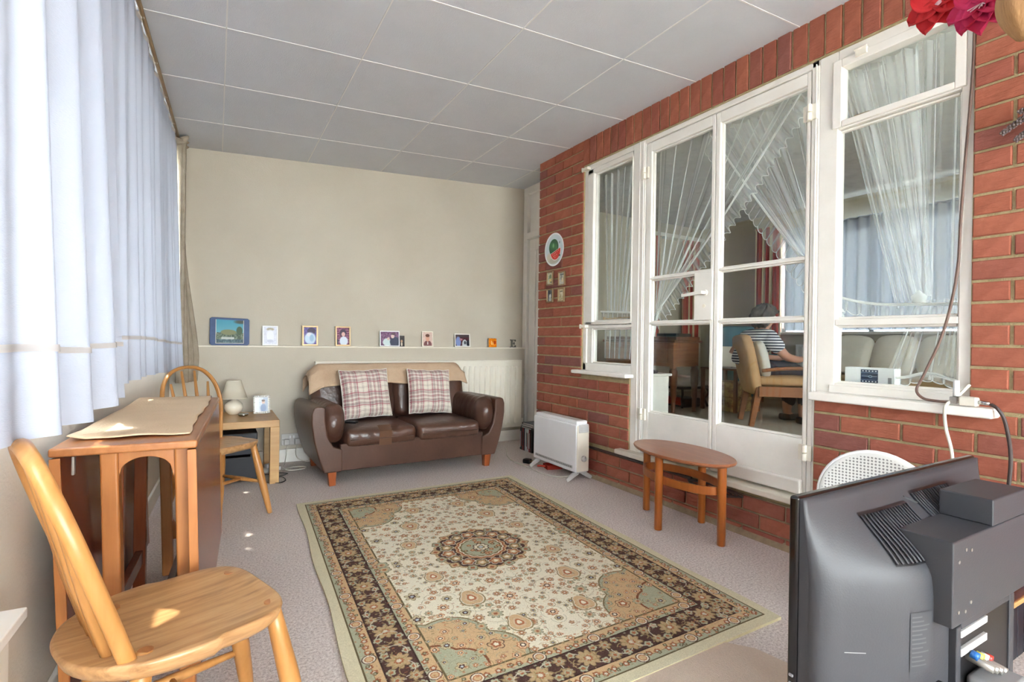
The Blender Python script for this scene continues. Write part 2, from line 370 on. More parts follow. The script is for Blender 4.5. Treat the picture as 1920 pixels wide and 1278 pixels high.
# brick wall: a mortar body with every brick laid on it
wr = MB(); xm = XB+.009
for y0, y1, z0, z1 in ((2.990, 3.567, 0, 2.42), (2.487, 2.990, 0, .735), (.767, 2.990, 2.214, 2.42), (.767, 1.31, 0, .725), (-3.55, .767, 0, 2.42), (1.31, 2.487, 0, .24)):
    wr.box(xm, XB+.10, y0, y1, z0, z1)
wr.box(XB+.10, 2.74, 3.46, 3.567, 0, 2.46)
wall_r = struct('wall_right', wr, M['mortar'])
brick_me = {}
def brick_mesh(w, h):
    key = (round(w, 3), round(h, 3))
    if key not in brick_me:
        c = .0035; m = MB(); y, z = w/2, h/2
        r0 = [(-y, -z), (y, -z), (y, z), (-y, z)]; r1 = [(-y+c, -z+c), (y-c, -z+c), (y-c, z-c), (-y+c, z-c)]
        vs = [(.03, a, b) for a, b in r0]+[(c, a, b) for a, b in r0]+[(0, a, b) for a, b in r1]
        fs = [(8, 9, 10, 11)]+[(i, (i+1) % 4, 4+(i+1) % 4, 4+i) for i in range(4)]+[(4+i, 4+(i+1) % 4, 8+(i+1) % 4, 8+i) for i in range(4)]
        m._a(vs, fs); brick_me[key] = m.mesh('brick', M['brick'])
    return brick_me[key]
hidden = MB()
def brick(y0, y1, z0, z1, proud=0):
    cy, cz = (y0+y1)/2, (z0+z1)/2; x = XB-proud+random.uniform(-.0015, .0015)
    if y1 < .40:
        hidden.box(x, x+.03, y0, y1, z0, z1); return
    o = link('brick', brick_mesh(round((y1-y0)/.005)*.005, round((z1-z0)/.005)*.005), wall_r)
    o.location = (x, cy, cz); o.rotation_euler = (random.uniform(-.004, .004), 0, random.uniform(-.006, .006))
def course(z0, z1, ya, yb, start, proud=0):
    """bricks from yb (far end) down to ya; start = length of the first brick"""
    y = yb; L = start
    while y-ya > .02:
        e = y-L
        if e-ya < .045: e = ya
        brick(e, y, z0, z1, proud); y = e-.010; L = .215
PITCH = .0752
for k in range(2, 32):        # far pier
    b = .0056+PITCH*k; z0, z1 = b+.005, b+PITCH-.005
    if z0 < .195: continue
    if z0 > 2.34: z1 = 2.405
    if z0 > 2.38: continue
    ya = 2.992 if z1 > .745 else 2.49
    if z0 > 2.19: ya = 2.995
    course(z0, min(z1, .728) if ya < 2.6 else z1, ya, 3.573, .215 if k % 2 else .1)
for k in range(2, 32):        # near pier and under the right window
    b = .0485+PITCH*k; z0, z1 = b+.005, b+PITCH-.005
    if z0 > 2.38: continue
    z1 = min(z1, 2.405)
    if z1 < .76: course(z0, min(z1, .716), -1.9, 1.305, .225-.112*(k % 2)-.010)
    else: course(z0, z1, -1.9, .764, .215 if k % 2 else .102)
y = 2.992
while y > .78:                # soldier course over the frames
    brick(y-.064, y, 2.222, 2.405); y -= .0745
for k, z in enumerate((-.0267, .0485, .1237)):      # footing courses, a little proud of the wall
    course(max(z+.005, .002), z+PITCH-.006, .42, 3.573, .215 if k % 2 else .12, .014)
hs = part('brick_field', hidden, M['brick'], wall_r); hs['kind'] = 'stuff'
ftg = MB().box(XB-.004, XB+.02, .42, 3.567, 0, .198)
part('footing_mortar', ftg, M['mortar_grey'], wall_r)
struct('trim_5', MB().prism([(XB-.03, 0), (XB+.01, 0), (XB+.01, .03), (XB-.012, .03)], .9, 3.5, 'y'), M['mortar_grey'])

# ceiling of square panels with thin joint strips, rising towards the house
MC = Matrix.Translation((XB, 0, 2.40)) @ Matrix.Rotation(-math.atan(CS), 4, 'Y')
cl = struct('ceiling', MB().box(-3.1, .36, -3.6, 4.5, .006, .05, MC), M['ceil'])
xs = [-2.75, -2.2765, -1.6965, -1.1215, -.5315, .045, .34]; ys = [2.572+.587*i for i in range(-10, 3)]+[4.45]
for i in range(len(xs)-1):
    for j in range(len(ys)-1):
        part('ceiling_panel', MB().box(xs[i], xs[i+1], ys[j], ys[j+1], 0, .01, MC), M['ceil'], cl)
for x in xs[1:-1]: part('joint_strip', MB().box(x-.003, x+.003, -3.3, 4.4, -.0025, .004, MC), M['ceil_strip'], cl)
for y in ys[:-1]: part('joint_strip', MB().box(-2.75, .34, y-.003, y+.003, -.002, .004, MC), M['ceil_strip'], cl)

# back wall: lower part stands forward and makes the ledge
YL = 4.23
struct('wall_back', MB().prism([(-.6, 4.31), (2.7, 4.285), (2.7, 4.5), (-.6, 4.5)], .87, 2.55).box(-.6, 2.592, YL, 4.5, 0, .874), M['cream'], bevel=.004)
struct('trim_2', MB().box(-.4, 2.60, YL-.006, 4.30, .868, .880), M['paint_dim'], bevel=.002)
struct('baseboard_back', MB().box(-.4, 2.59, YL-.014, YL+.01, 0, .10), M['paint'], bevel=.004)
# alcove wall with the white door beyond the pier
struct('wall_alcove', MB().box(2.62, 2.7, 3.46, 4.5, 0, 2.55), M['cream'])
dr = struct('door_3', MB().box(2.575, 2.63, 4.215, 4.284, 0, 2.42).box(2.565, 2.63, 3.57, 4.215, 1.915, 1.975).box(2.575, 2.63, 3.57, 4.215, 2.35, 2.42).box(2.612, 2.63, 3.57, 4.215, 0.0, 1.915), M['paint'], bevel=.005)
part('fanlight_panel', MB().box(2.610, 2.63, 3.57, 4.215, 1.975, 2.35), M['paint'], dr)
part('door_stile', MB().box(2.598, 2.613, 4.10, 4.205, .01, 1.91), M['paint'], dr, bevel=.006)
part('door_rail', MB().box(2.598, 2.613, 3.6, 4.10, 1.80, 1.91), M['paint'], dr, bevel=.006)

# left wall: cream dado, run of windows above
ML = Matrix.Translation((-.40, 0, 0)) @ Matrix.Rotation(-.03, 4, 'Z')
struct('wall_left', MB().box(-.12, 0, -3.6, 4.5, 0, .86, ML).box(-.12, 0, -3.6, 4.5, 2.14, 2.42, ML).box(-.12, 0, -3.6, -2.045, .86, 2.14, ML).box(-.12, 0, 4.1, 4.5, .86, 2.14, ML), M['cream_left'])
struct('baseboard_left', MB().box(0, .014, -2.0, 4.3, 0, .09, ML), M['paint_dim'], bevel=.004)
wf = MB()
for y in (-2.02, -1.1, -.2, .72, 1.62, 2.5, 3.36, 4.07): wf.box(-.09, -.03, y-.025, y+.025, .86, 2.14, ML)
wf.box(-.09, -.03, -2, 4.1, .86, .91, ML).box(-.09, -.03, -2, 4.1, 2.09, 2.14, ML).box(-.08, -.04, -2, 4.1, 1.70, 1.73, ML)
w3 = struct('window_3', wf, M['paint'])
for a, b in zip((-2.0, -1.075, -.175, .745, 1.645, 2.525, 3.385), (-1.125, -.225, .695, 1.595, 2.475, 3.335, 4.045)):
    for z0, z1 in ((.91, 1.70), (1.73, 2.09)):
        part('pane', MB().box(-.062, -.058, a, b, z0, z1, ML), M['glass'], w3)
part('sill', MB().box(-.03, .02, -2, 4.1, .845, .868, ML), M['paint'], w3, bevel=.004)
# unseen end wall behind the photographer, glazing added to light the room
struct('wall_rear', MB().box(-.6, 2.42, -3.62, -3.5, 0, .12).box(-.6, 2.42, -3.62, -3.5, 2.24, 2.5), M['cream_left'])
wf = MB().box(-.55, 2.3, -3.59, -3.53, .12, .17).box(-.55, 2.3, -3.59, -3.53, 2.19, 2.24)
for x in (-.52, .45, 1.37, 2.27): wf.box(x-.025, x+.025, -3.59, -3.53, .12, 2.24)
w4 = struct('added_window_4', wf, M['paint'])
for a, b in ((-.495, .425), (.475, 1.345), (1.395, 2.245)): part('pane', MB().box(a, b, -3.562, -3.558, .17, 2.19), M['glass'], w4)
# outdoors: unseen ground, made pale to bounce daylight up to the ceiling
struct('ground_outside', MB().box(-30, -.62, -30, 30, -.3, -.25).box(-.62, 30, -30, -3.7, -.3, -.25), M['bounce_ground'])

# ------------------------------------------------------------------ white joinery in the brick wall
XF = XB+.022
def bars(mb, lst, x0=XF, x1=XF+.055):
    for y0, y1, z0, z1 in lst: mb.box(x0, x1, y0, y1, z0, z1)
    return mb
def pane(par, y0, y1, z0, z1, x=XF+.028): return part('pane', MB().box(x, x+.004, y0-.003, y1+.003, z0-.003, z1+.003), M['glass'], par)
def beads(par, y0, y1, z0, z1):
    m = MB(); w = .010; x0, x1 = XF+.012, XF+.03
    m.box(x0, x1, y0-w, y0, z0-w, z1+w).box(x0, x1, y1, y1+w, z0-w, z1+w).box(x0, x1, y0, y1, z1, z1+w).box(x0, x1, y0, y1, z0-w, z0)
    return part('glazing_bead', m, M['paint'], par, bevel=.003)
# left side window
w1 = struct('window_1', bars(MB(), [(2.952, 2.990, .742, 2.216), (2.487, 2.990, 2.178, 2.216), (2.487, 2.990, .742, .795), (2.487, 2.952, 1.040, 1.062)], XF-.004), M['paint'], bevel=.004)
part('sash', bars(MB(), [(2.886, 2.948, 1.066, 2.174), (2.488, 2.496, 1.066, 2.174), (2.488, 2.948, 2.142, 2.174), (2.488, 2.948, 1.066, 1.088)], XF-.010, XF+.05), M['paint'], w1, bevel=.004)
bars_l = bars(MB(), [(2.898, 2.952, .795, 1.04), (2.476, 2.49, .795, 1.04)], XF+.006); part('lower_frame', bars_l, M['paint'], w1, bevel=.003)
for q in ((2.506, 2.876, 1.098, 2.132), (2.49, 2.888, .806, 1.030)): beads(w1, *q); pane(w1, *q)
for z in (2.185, 1.052): part('hinge', MB().box(XB-.012, XF+.01, 2.930, 2.998, z-.006, z+.014).lathe([(.008, z-.012), (.008, z+.018)], 10, (XB-.006, 2.992, 0)), M['offwhite'], w1, bevel=.002)
part('sill', MB().box(XB-.055, XF+.06, 2.46, 3.035, .716, .743), M['paint'], w1, bevel=.008, seg=3)
part('sash_stay', MB().bar((XF+.05, 2.55, 1.112), (XF+.05, 2.80, 1.108), .008, .006).lathe([(.009, 0), (.009, .02)], 8, (XF+.05, 2.82, 1.100)), M['brass'], w1)
# door surround
struct('trim_1', bars(MB(), [(2.380, 2.487, .25, 2.216), (1.31, 2.380, 2.186, 2.216), (1.31, 1.346, .25, 2.216)], XF-.006, XF+.06), M['paint'], bevel=.005)
struct('trim_3', bars(MB(), [(2.392, 2.40, .25, 2.20), (2.425, 2.432, .25, 2.216), (1.322, 1.328, .25, 2.20)], XF-.010, XF), M['paint'], bevel=.003)
struct('trim_4', MB().box(XB-.05, XF+.07, 1.30, 2.56, .224, .256), M['paint_dim'], bevel=.008, seg=3)
def leaf(name, y0, y1, g0, g1, lock=None):
    d = struct(name, bars(MB(), [(y0, g0-.010, .268, 2.182), (g1+.010, y1, .268, 2.182), (g0-.01, g1+.01, 2.125, 2.182), (g0-.01, g1+.01, 1.332, 1.346), (g0-.01, g1+.01, 1.057, 1.072), (g0-.01, g1+.01, .268, .518)], XF-.002, XF+.042), M['paint'], bevel=.004)
    for a, b in ((1.354, 2.115), (1.080, 1.324), (.528, 1.049)):
        h = g0 if not lock or a != 1.080 else lock+.008
        beads(d, h, g1, a, b); pane(d, h, g1, a, b)
    part('weather_board', MB().box(XF-.030, XF, y0+.01, y1-.01, .268, .335), M['paint'], d, bevel=.010, seg=3)
    return d
d1 = leaf('door_1', 1.864, 2.376, 1.895, 2.322, 1.984)
part('lock_block', MB().box(XF-.012, XF+.042, 1.864, 1.984, 1.072, 1.335), M['paint'], d1, bevel=.004)
part('handle', MB().bar((XF-.05, 1.905, 1.222), (XF-.046, 2.040, 1.212), .012, .018).tube([(XF-.012, 1.905, 1.222), (XF-.056, 1.905, 1.222)], .009, 10).lathe([(.016, XF-.018), (.016, XF-.010)], 12, (0, 1.905, 1.222), 'x'), M['paint'], d1, bevel=.003)
part('keyhole_cover', MB().lathe([(.010, XF-.016), (.010, XF-.010)], 12, (0, 1.915, 1.15), 'x'), M['offwhite'], d1)
d2 = leaf('door_2', 1.350, 1.860, 1.378, 1.823)
def hinge(par, y, z):
    m = MB().box(XF-.016, XF-.003, y-.03, y+.03, z-.035, z+.035)
    for a in (-.036, .002): m.lathe([(.011, a), (.011, a+.034)], 10, (XF-.018, y, z))
    part('hinge', m, M['offwhite'], par, bevel=.002)
for z in (2.00, .50): hinge(d1, 2.378, z)
for z in (1.99, .46): hinge(d2, 1.348, z)
# right side window
w2 = struct('window_2', bars(MB(), [(1.232, 1.31, .735, 2.216), (.767, .806, .735, 2.216), (.806, 1.232, 2.165, 2.216), (.806, 1.232, .735, .785), (.806, 1.232, 1.030, 1.058), (.806, 1.232, 1.874, 1.896)], XF-.004), M['paint'], bevel=.004)
part('vent_sash', bars(MB(), [(1.213, 1.250, 1.88, 2.17), (.790, .823, 1.88, 2.17), (.823, 1.213, 2.133, 2.17), (.823, 1.213, 1.88, 1.906)], XF-.016, XF+.04), M['paint'], w2, bevel=.004)
pane(w2, .823, 1.213, 1.906, 2.133)
for q in ((.815, 1.226, 1.068, 1.862), (.815, 1.228, .793, 1.021)): beads(w2, *q); pane(w2, *q)
for y in (1.135, .90): part('vent_hinge', MB().box(XF-.026, XF-.010, y-.022, y+.022, 2.148, 2.176).lathe([(.006, -.024), (.006, .024)], 8, (XF-.026, y, 2.176), 'y'), M['offwhite'], w2, bevel=.002)
part('vent_stay', MB().bar((XF+.045, 1.13, 1.925), (XF+.045, 1.19, 1.925), .010, .012), M['brass'], w2)
part('sill', MB().box(XB-.062, XF+.05, .684, 1.30, .707, .742), M['paint'], w2, bevel=.007, seg=3)
part('bottom_rail', MB().box(XF-.014, XF, .79, 1.25, .742, .775), M['paint'], w2, bevel=.004)

# ------------------------------------------------------------------ the inner room shell
FZ = .25
struct('floor_inner', MB().box(XB+.10, 6.3, -.8, 3.46, FZ-.1, FZ).box(2.74, 6.3, 3.46, 5.3, FZ-.1, FZ), plain('inner_carpet', (176, 166, 150), 1, (160, 150, 136), 60, .4, 200))
struct('ceiling_inner', MB().box(XB+.10, 6.3, -.8, 5.3, 2.62, 2.7), M['inner_ceil'])
struct('wall_inner_back', MB().box(XB+.1, 6.3, 5.2, 5.3, FZ, 1.15).box(XB+.1, 6.3, 5.2, 5.3, 2.35, 2.62).box(XB+.1, 6.3, 5.2, 5.3, 1.15, 2.35), M['inner'])
struct('wall_inner_far', MB().box(6.2, 6.3, -.8, 5.2, FZ, 1.10).box(6.2, 6.3, -.8, 5.2, 2.30, 2.62).box(6.2, 6.3, -.8, 1.9, 1.10, 2.30).box(6.2, 6.3, 3.95, 5.2, 1.10, 2.30), M['inner'])
struct('wall_inner_front', MB().box(XB+.1, 6.3, -.9, -.8, FZ, 1.0).box(XB+.1, 6.3, -.9, -.8, 2.4, 2.62).box(XB+.1, 2.9, -.9, -.8, 1.0, 2.4).box(4.1, 6.3, -.9, -.8, 1.0, 2.4), M['inner'])
w6 = struct('added_window_6', MB().box(2.9, 2.95, -.87, -.82, 1, 2.4).box(4.05, 4.1, -.87, -.82, 1, 2.4).box(2.9, 4.1, -.87, -.82, 1, 1.05).box(2.9, 4.1, -.87, -.82, 2.35, 2.4), M['paint'])  # unseen window added to brighten the inner room
for a, b in ((2.95, 4.05),): part('pane', MB().box(a, b, -.847, -.843, 1.05, 2.35), M['glass'], w6)
struct('wall_inner_side', MB().box(2.70, 2.78, 3.44, 5.3, FZ, 2.62).box(XB+.1, XB+.13, 2.995, 3.56, FZ, 2.62).box(XB+.1, XB+.13, -.8, .76, FZ, 2.62).box(XB+.1, XB+.13, .76, 2.995, 2.22, 2.62), M['inner'])
w5 = struct('window_5', MB().box(6.22, 6.27, 1.9, 1.95, 1.1, 2.3).box(6.22, 6.27, 3.90, 3.95, 1.1, 2.3).box(6.22, 6.27, 2.90, 2.95, 1.1, 2.3).box(6.22, 6.27, 1.9, 3.95, 1.1, 1.15).box(6.22, 6.27, 1.9, 3.95, 2.25, 2.3), M['paint'])
pane(w5, 1.95, 3.90, 1.15, 2.25, 6.24); part('sill', MB().box(6.08, 6.22, 1.86, 3.99, 1.07, 1.10), M['paint'], w5, bevel=.005)
struct('trim_6', MB().box(4.85, 6.1, 5.06, 5.2, 2.40, 2.45), M['paint'], bevel=.004)

# ------------------------------------------------------------------ curtains at the long window
def pleats(y, f, ph=0):
    return math.sin(y*f+ph)+.45*math.sin(y*f*2.13+1.7*ph+.6)+.35*math.sin(y*f*.47+ph)
def voile(name, label, y0, y1, xt, xb, zb, amp, f, ph, n):
    def surf(u, v):
        y = lerp(y0, y1, u); s = 1-v
        zt = ceil_z(wall_x(y))-.03; z = lerp(zb(u), zt, v)
        yy = y+.010*math.sin(y*f+ph+1.2)*s
        e = .30+.70*sst(0, .16, u); a = amp*(.25+.75*s**.7)*e
        x = wall_x(y)+lerp(xb(u), xt, v**.8)*e+a*pleats(y, f, ph)*.6
        return Vector((x, yy, z))
    t = thing(name, label, 'curtain', (0, 0, 0), group=None)
    mb = MB().grid(surf, n, 26); part('fabric', mb, M['voile'], t, smooth=True)
    def tape(u, v):
        p = surf(u, .105+.009*v/1.0); p.x += .003; return p
    part('lace_band', MB().grid(tape, n, 1), M['voile_tape'], t, smooth=True)
    part('heading_tape', MB().grid(lambda u, v: surf(u, .985+.015*v)+Vector((.002, 0, .004)), n, 1), M['voile_tape'], t, smooth=True)
    return t
voile('net_curtain', 'sheer white voile curtain, nearer panel hanging lowest beside the camera end', 1.02, 1.93, .045, lambda u: .075+.02*u, lambda u: .752+.006*math.sin(u*9), .040, 26, .4, 130)
voile('net_curtain', 'sheer white voile curtain, longer farther panel ending at the beige drape', 1.86, 4.04, .035, lambda u: .045+.04*u, lambda u: .775-.045*sst(.25, 1, u), .026, 34, 1.3, 260)
voile('net_curtain', 'sheer white voile curtain added out of view to hold back side light, nearest of the three panels', -2.0, .90, .045, lambda u: .075, lambda u: .76, .036, 28, 2.1, 150)  # unseen panel added to cut the near light, leaving a sun gap
def drape(u, v):
    y = lerp(4.0, 4.20, u); z = lerp(.63, 2.235, v)
    w = sst(.35, 1.0, 1-v); sp = lerp(.55, 1.0, w)
    return Vector((wall_x(4.1)+.055+.10*w*u+.024*math.sin(u*26+.5)+.012*math.sin(u*47), 4.04+(y-4.0)*sp, z))
t = thing('corner_drape', 'narrow beige lined drape hanging in the far left corner', 'curtain', (0, 0, 0))
part('fabric', MB().grid(drape, 60, 20), M['drape'], t, smooth=True, solid=.004)
part('ruffled_heading', MB().tube([(drape(u, 1).x, drape(u, 1).y, 2.235+.018*math.sin(u*50)) for u in [i/30 for i in range(31)]], .022, 8), M['drape'], t, smooth=True)
r = thing('curtain_rail', 'thin worn curtain rail under the ceiling above the voile curtains', 'curtain rail')
rp = [(wall_x(y)+.045, y, ceil_z(wall_x(y))-.012) for y in (-.2, 1, 2, 3, 4.06)]
part('track', MB().tube(rp, .009, 8), M['brass'], r, smooth=True)
for k in range(9):
    y = .6+k*.4; part('bracket', MB().box(wall_x(y)-.005, wall_x(y)+.05, y-.008, y+.008, ceil_z(wall_x(y))-.02, ceil_z(wall_x(y))-.002), M['offwhite'], r)

# ------------------------------------------------------------------ spindle chairs
def wchair(label, loc, rz, hw=1.0, fl=1.0, lb=.098, hs=1.0, grp=None):
    t = thing('dining_chair', label, 'chair', loc, rz, grp)
    ZS = .39
    out = []
    for k in range(64):
        a = 2*PI*k/64; ca, sa = math.cos(a), math.sin(a); n = 4.2 if ca > 0 else 2.3
        r = (abs(ca)**n+abs(sa)**n)**(-1/n); out.append((-.01+(.160*fl if ca > 0 else .205)*r*ca, (.166 if ca > 0 else .176)*r*sa))
    m = MB(); rings = []
    for dz, s in ((-.036, .90), (-.026, .955), (-.006, .995), (-.001, .985), (0, .965), (-.004, .80), (-.008, .45), (-.008, .12)):
        rings.append([(x*s, y*s, ZS+dz) for x, y in out])
    vs = [p for rg in rings for p in rg]; n = 64
    m._a(vs, [(i*n+k, i*n+(k+1) % n, (i+1)*n+(k+1) % n, (i+1)*n+k) for i in range(len(rings)-1) for k in range(n)]+[tuple(range(n))[::-1], tuple((len(rings)-1)*n+k for k in range(n))])
    part('seat', m, M['elm'], t, smooth=True)
    for sx, sy in ((.12, .105), (.12, -.105), (-.105, .11), (-.105, -.11)):
        top = Vector((sx, sy, ZS-.004)); bot = Vector((sx*1.62, sy*1.5, 0))
        P = [bot.lerp(top, q) for q in (0, .05, .3, .6, .85, 1)]
        part('leg', MB().tube(P, [.0115, .013, .018, .0205, .0175, .0150], 12), M['beech'], t, smooth=True)
        part('peg', MB().lathe([(0, ZS-.006), (.0125, ZS-.006), (.0125, ZS-.0025), (0, ZS-.0025)], 12, (sx*.99, sy*.99, 0)), M['tablewood'], t)
    def L(sx, sy, z): q = z/(ZS-.004); return Vector((lerp(sx*1.62, sx, q), lerp(sy*1.5, sy, q), z))
    mids = []
    for sy in (1, -1):
        a, b = L(.12, .105*sy, .17), L(-.105, .11*sy, .17)
        part('side_stretcher', MB().tube([a, a.lerp(b, .5), b], [.007, .012, .007], 10), M['beech'], t, smooth=True); mids.append(a.lerp(b, .5))
    part('cross_stretcher', MB().tube([mids[0], mids[0].lerp(mids[1], .5), mids[1]], [.007, .011, .007], 10), M['beech'], t, smooth=True)
    # bow back: flat steam-bent hoop leaning backwards
    def lean(z): return -.135-lb*((z-ZS)/.385)
    hoop = [(.122, ZS-.02), (.145, ZS+.08), (.163, ZS+.17), (.163, ZS+.235), (.143, ZS+.305), (.100, ZS+.357), (.05, ZS+.380), (0, ZS+.386)]
    hoop = [(a, ZS+(b-ZS)*hs) for a, b in hoop]
    hoop = hoop+[(-a, b) for a, b in hoop[-2::-1]]
    P = catmull([(lean(z), y*(lerp(1, hw, sst(ZS, ZS+.15, z))), z) for y, z in hoop], 5)
    part('bow', MB().tube(P, .0138, 10, flat=.66, up=(0, 1, 0)), M['beech'], t, smooth=True)
    for k, y in enumerate((-.075, -.026, .026, .075)):
        zt = ZS+.386-.05*(abs(y)/.075)**2*1.0-.012
        y2 = y*1.42*hw; zt = ZS+.386*hs*math.sqrt(max(0, 1-(y2/(.185*hw))**2))-.012
        a, b = Vector((-.150+.015*abs(k-1.5)*.0, y, ZS-.01)), Vector((lean(zt), y2, zt))
        part('spindle', MB().tube([a, a.lerp(b, .35), a.lerp(b, .7), b], [.0095, .0115, .0085, .006], 10), M['beech'], t, smooth=True)
    return t
wchair('pale worn wooden spindle-back dining chair in front, seat shiny with sunlight', (-.041, 1.249, 0), math.radians(20), .88, 1.0, .128, .95)
wchair('wooden spindle-back dining chair behind the drop-leaf table, hoop back showing', (.018, 3.09, 0), math.radians(-50))

# ------------------------------------------------------------------ drop-leaf table
ZT = .688
t = thing('drop_leaf_table', 'closed wooden drop-leaf table against the window wall with arched ends', 'table', (-.037, 1.487, 0), math.radians(-3.0))
# local: x from -.245 (wall side) to 0 (room side), y 0..0.97
part('top', MB().prism([(-.285, 0), (0, 0), (0, 1.015), (-.285, 1.015)], ZT-.020, ZT), M['tablewood'], t, bevel=.005)
def leafp(x0, x1, lean): 
    MM = Matrix.Translation((x1, 0, ZT-.022)) @ Matrix.Rotation(lean, 4, 'Y')
    return MB().box(-.019, 0, .004, 1.011, -.555, 0, MM)
for x1, ln in ((-.002, -.03), (-.263, -.045)):
    lf = part('drop_leaf', leafp(0, x1, ln), M['tabledark'], t, bevel=.003)
    MM = Matrix.Translation((x1, 0, ZT-.022)) @ Matrix.Rotation(ln, 4, 'Y')
    part('edge_lipping', MB().box(-.0195, .0005, -.001, .005, -.555, 0, MM), M['tableleg'], lf, bevel=.0015)
    part('edge_lipping', MB().box(-.0195, .0005, 1.010, 1.016, -.555, 0, MM), M['tableleg'], lf, bevel=.0015)
for y in (.07, .945):
    yy0, yy1 = y-.012, y+.012
    sh = lambda z: .022*(1-z/ZT)
    for x0, x1 in ((-.205, -.168), (-.055, -.020)):
        m = MB()._a([(x+sh(z), yv, z) for z in (0, ZT-.022) for yv in (yy0-.008, yy1+.008) for x in (x0, x1)], [(0, 2, 3, 1), (4, 5, 7, 6), (0, 1, 5, 4), (2, 6, 7, 3), (0, 4, 6, 2), (1, 3, 7, 5)])
        part('leg', m, M['tableleg'], t, bevel=.006)
    # arched head and foot boards between the legs
    a, b, r = -.168, -.055, .05
    arc = [(lerp(a, b, k/16), ZT-.095+.052*math.sqrt(max(0, 1-(2*k/16-1)**2))**.8) for k in range(17)]
    part('arched_rail', MB().prism([(a-.006, ZT-.022)]+[(a-.006, ZT-.11)]+arc+[(b+.006, ZT-.11), (b+.006, ZT-.022)], yy0, yy1, 'y'), M['tableleg'], t, bevel=.002)
    arc2 = [(lerp(a, b, k/12)+.016, .215-.03*math.sqrt(max(0, 1-(2*k/12-1)**2))) for k in range(13)]
    part('foot_rail', MB().prism([(a+.010, .14), (b+.022, .14)]+arc2[::-1], yy0, yy1, 'y'), M['tableleg'], t, bevel=.002)
part('gate_leg', MB().bar((-.214, .30, .02), (-.214, .30, ZT-.03), .03, .035), M['tabledark'], t, bevel=.003)
part('gate_leg', MB().bar((-.214, .66, .02), (-.214, .66, ZT-.03), .03, .035), M['tabledark'], t, bevel=.003)
part('gate_rail', MB().bar((-.214, .10, .19), (-.214, .72, .19), .022, .045), M['tabledark'], t, bevel=.002)
part('stretcher', MB().bar((-.075, .08, .24), (-.075, .90, .24), .02, .05), M['dkwood'], t, bevel=.003)
part('support_rod', MB().tube([(-.095, .55, .2), (-.095, .55, ZT-.03)], .003, 8), M['chrome'], t, smooth=True)
part('leaf_hinge', MB().box(-.246, -.240, .012, .026, ZT-.065, ZT-.022), M['silver'], t, bevel=.002)
def cl(u, v):
    x = lerp(-.272, -.026, u)+.0022*math.sin(v*31)*(u > .9)+.003*math.sin(v*9+2); y = lerp(.085, 1.03, v)+.006*math.sin(u*13)
    z = ZT+.004+.0035*max(0, math.sin(v*15+u*3))*(.4+.6*math.sin(u*PI))+.010*max(0, 1-u*9)*max(0, 1-v*7)
    if u < .04: x -= .004
    return Vector((x, y, z))
cloth = part('tablecloth', MB().grid(cl, 24, 60), M['tablecloth'], None, smooth=True, solid=.003)
cloth.location = t.location; cloth.rotation_euler = t.rotation_euler
tag(cloth, 'peach linen runner laid along the top of the drop-leaf table', 'cloth')

# white boxed ledge at the picture's left edge
t = thing('radiator_cover', 'low white boxed cover against the left wall beside the front chair', 'cover', (wall_x(.55)+.008, .55, 0), -.03)
part('body', MB().box(0, .045, 0, .68, 0, .432), M['paint_dim'], t, bevel=.003)
part('top', MB().box(-.004, .066, -.01, .692, .432, .452), M['paint'], t, bevel=.003)

# ------------------------------------------------------------------ lamp table and what is on, under and beside it
t = thing('lamp_table', 'square pale oak side table in the far left corner', 'table', (-.19, 3.635, 0))
part('top', MB().box(0, .555, 0, .52, .365, .41), M['oak'], t, bevel=.003)
for x in (0, .50):
    for y in (0, .465): part('leg', MB().box(x, x+.055, y, y+.055, 0, .365), M['oak'], t, bevel=.002)
t = thing('table_lamp', 'small cream table lamp with conical shade on the oak side table', 'lamp', (.112, 4.02, .41))
part('base', MB().lathe([(.030, 0), (.034, .004), (.050, .022), (.058, .046), (.054, .070), (.036, .090), (.018, .100), (.016, .112)], 28), M['ceramic'], t, smooth=True)
part('lamp_shade', MB().lathe([(.082, .112), (.043, .232)], 32), M['shade'], t, smooth=True, solid=.002)
part('shade_ring', MB().lathe([(.0835, .110), (.0835, .114), (.081, .114), (.081, .110)], 32), M['ceramic'], t)
part('shade_ring', MB().lathe([(.0445, .230), (.0445, .234), (.042, .234), (.042, .230)], 32), M['ceramic'], t)
part('lamp_holder', MB().lathe([(.014, .108), (.014, .15), (0, .15)], 12), M['greyplastic'], t)
part('flex', MB().tube(catmull([(.03, 0.03, .012), (.10, .06, .006), (.17, .08, .006), (.22, .06, .006)]), .0025, 6), M['whitewire'], t, smooth=True)

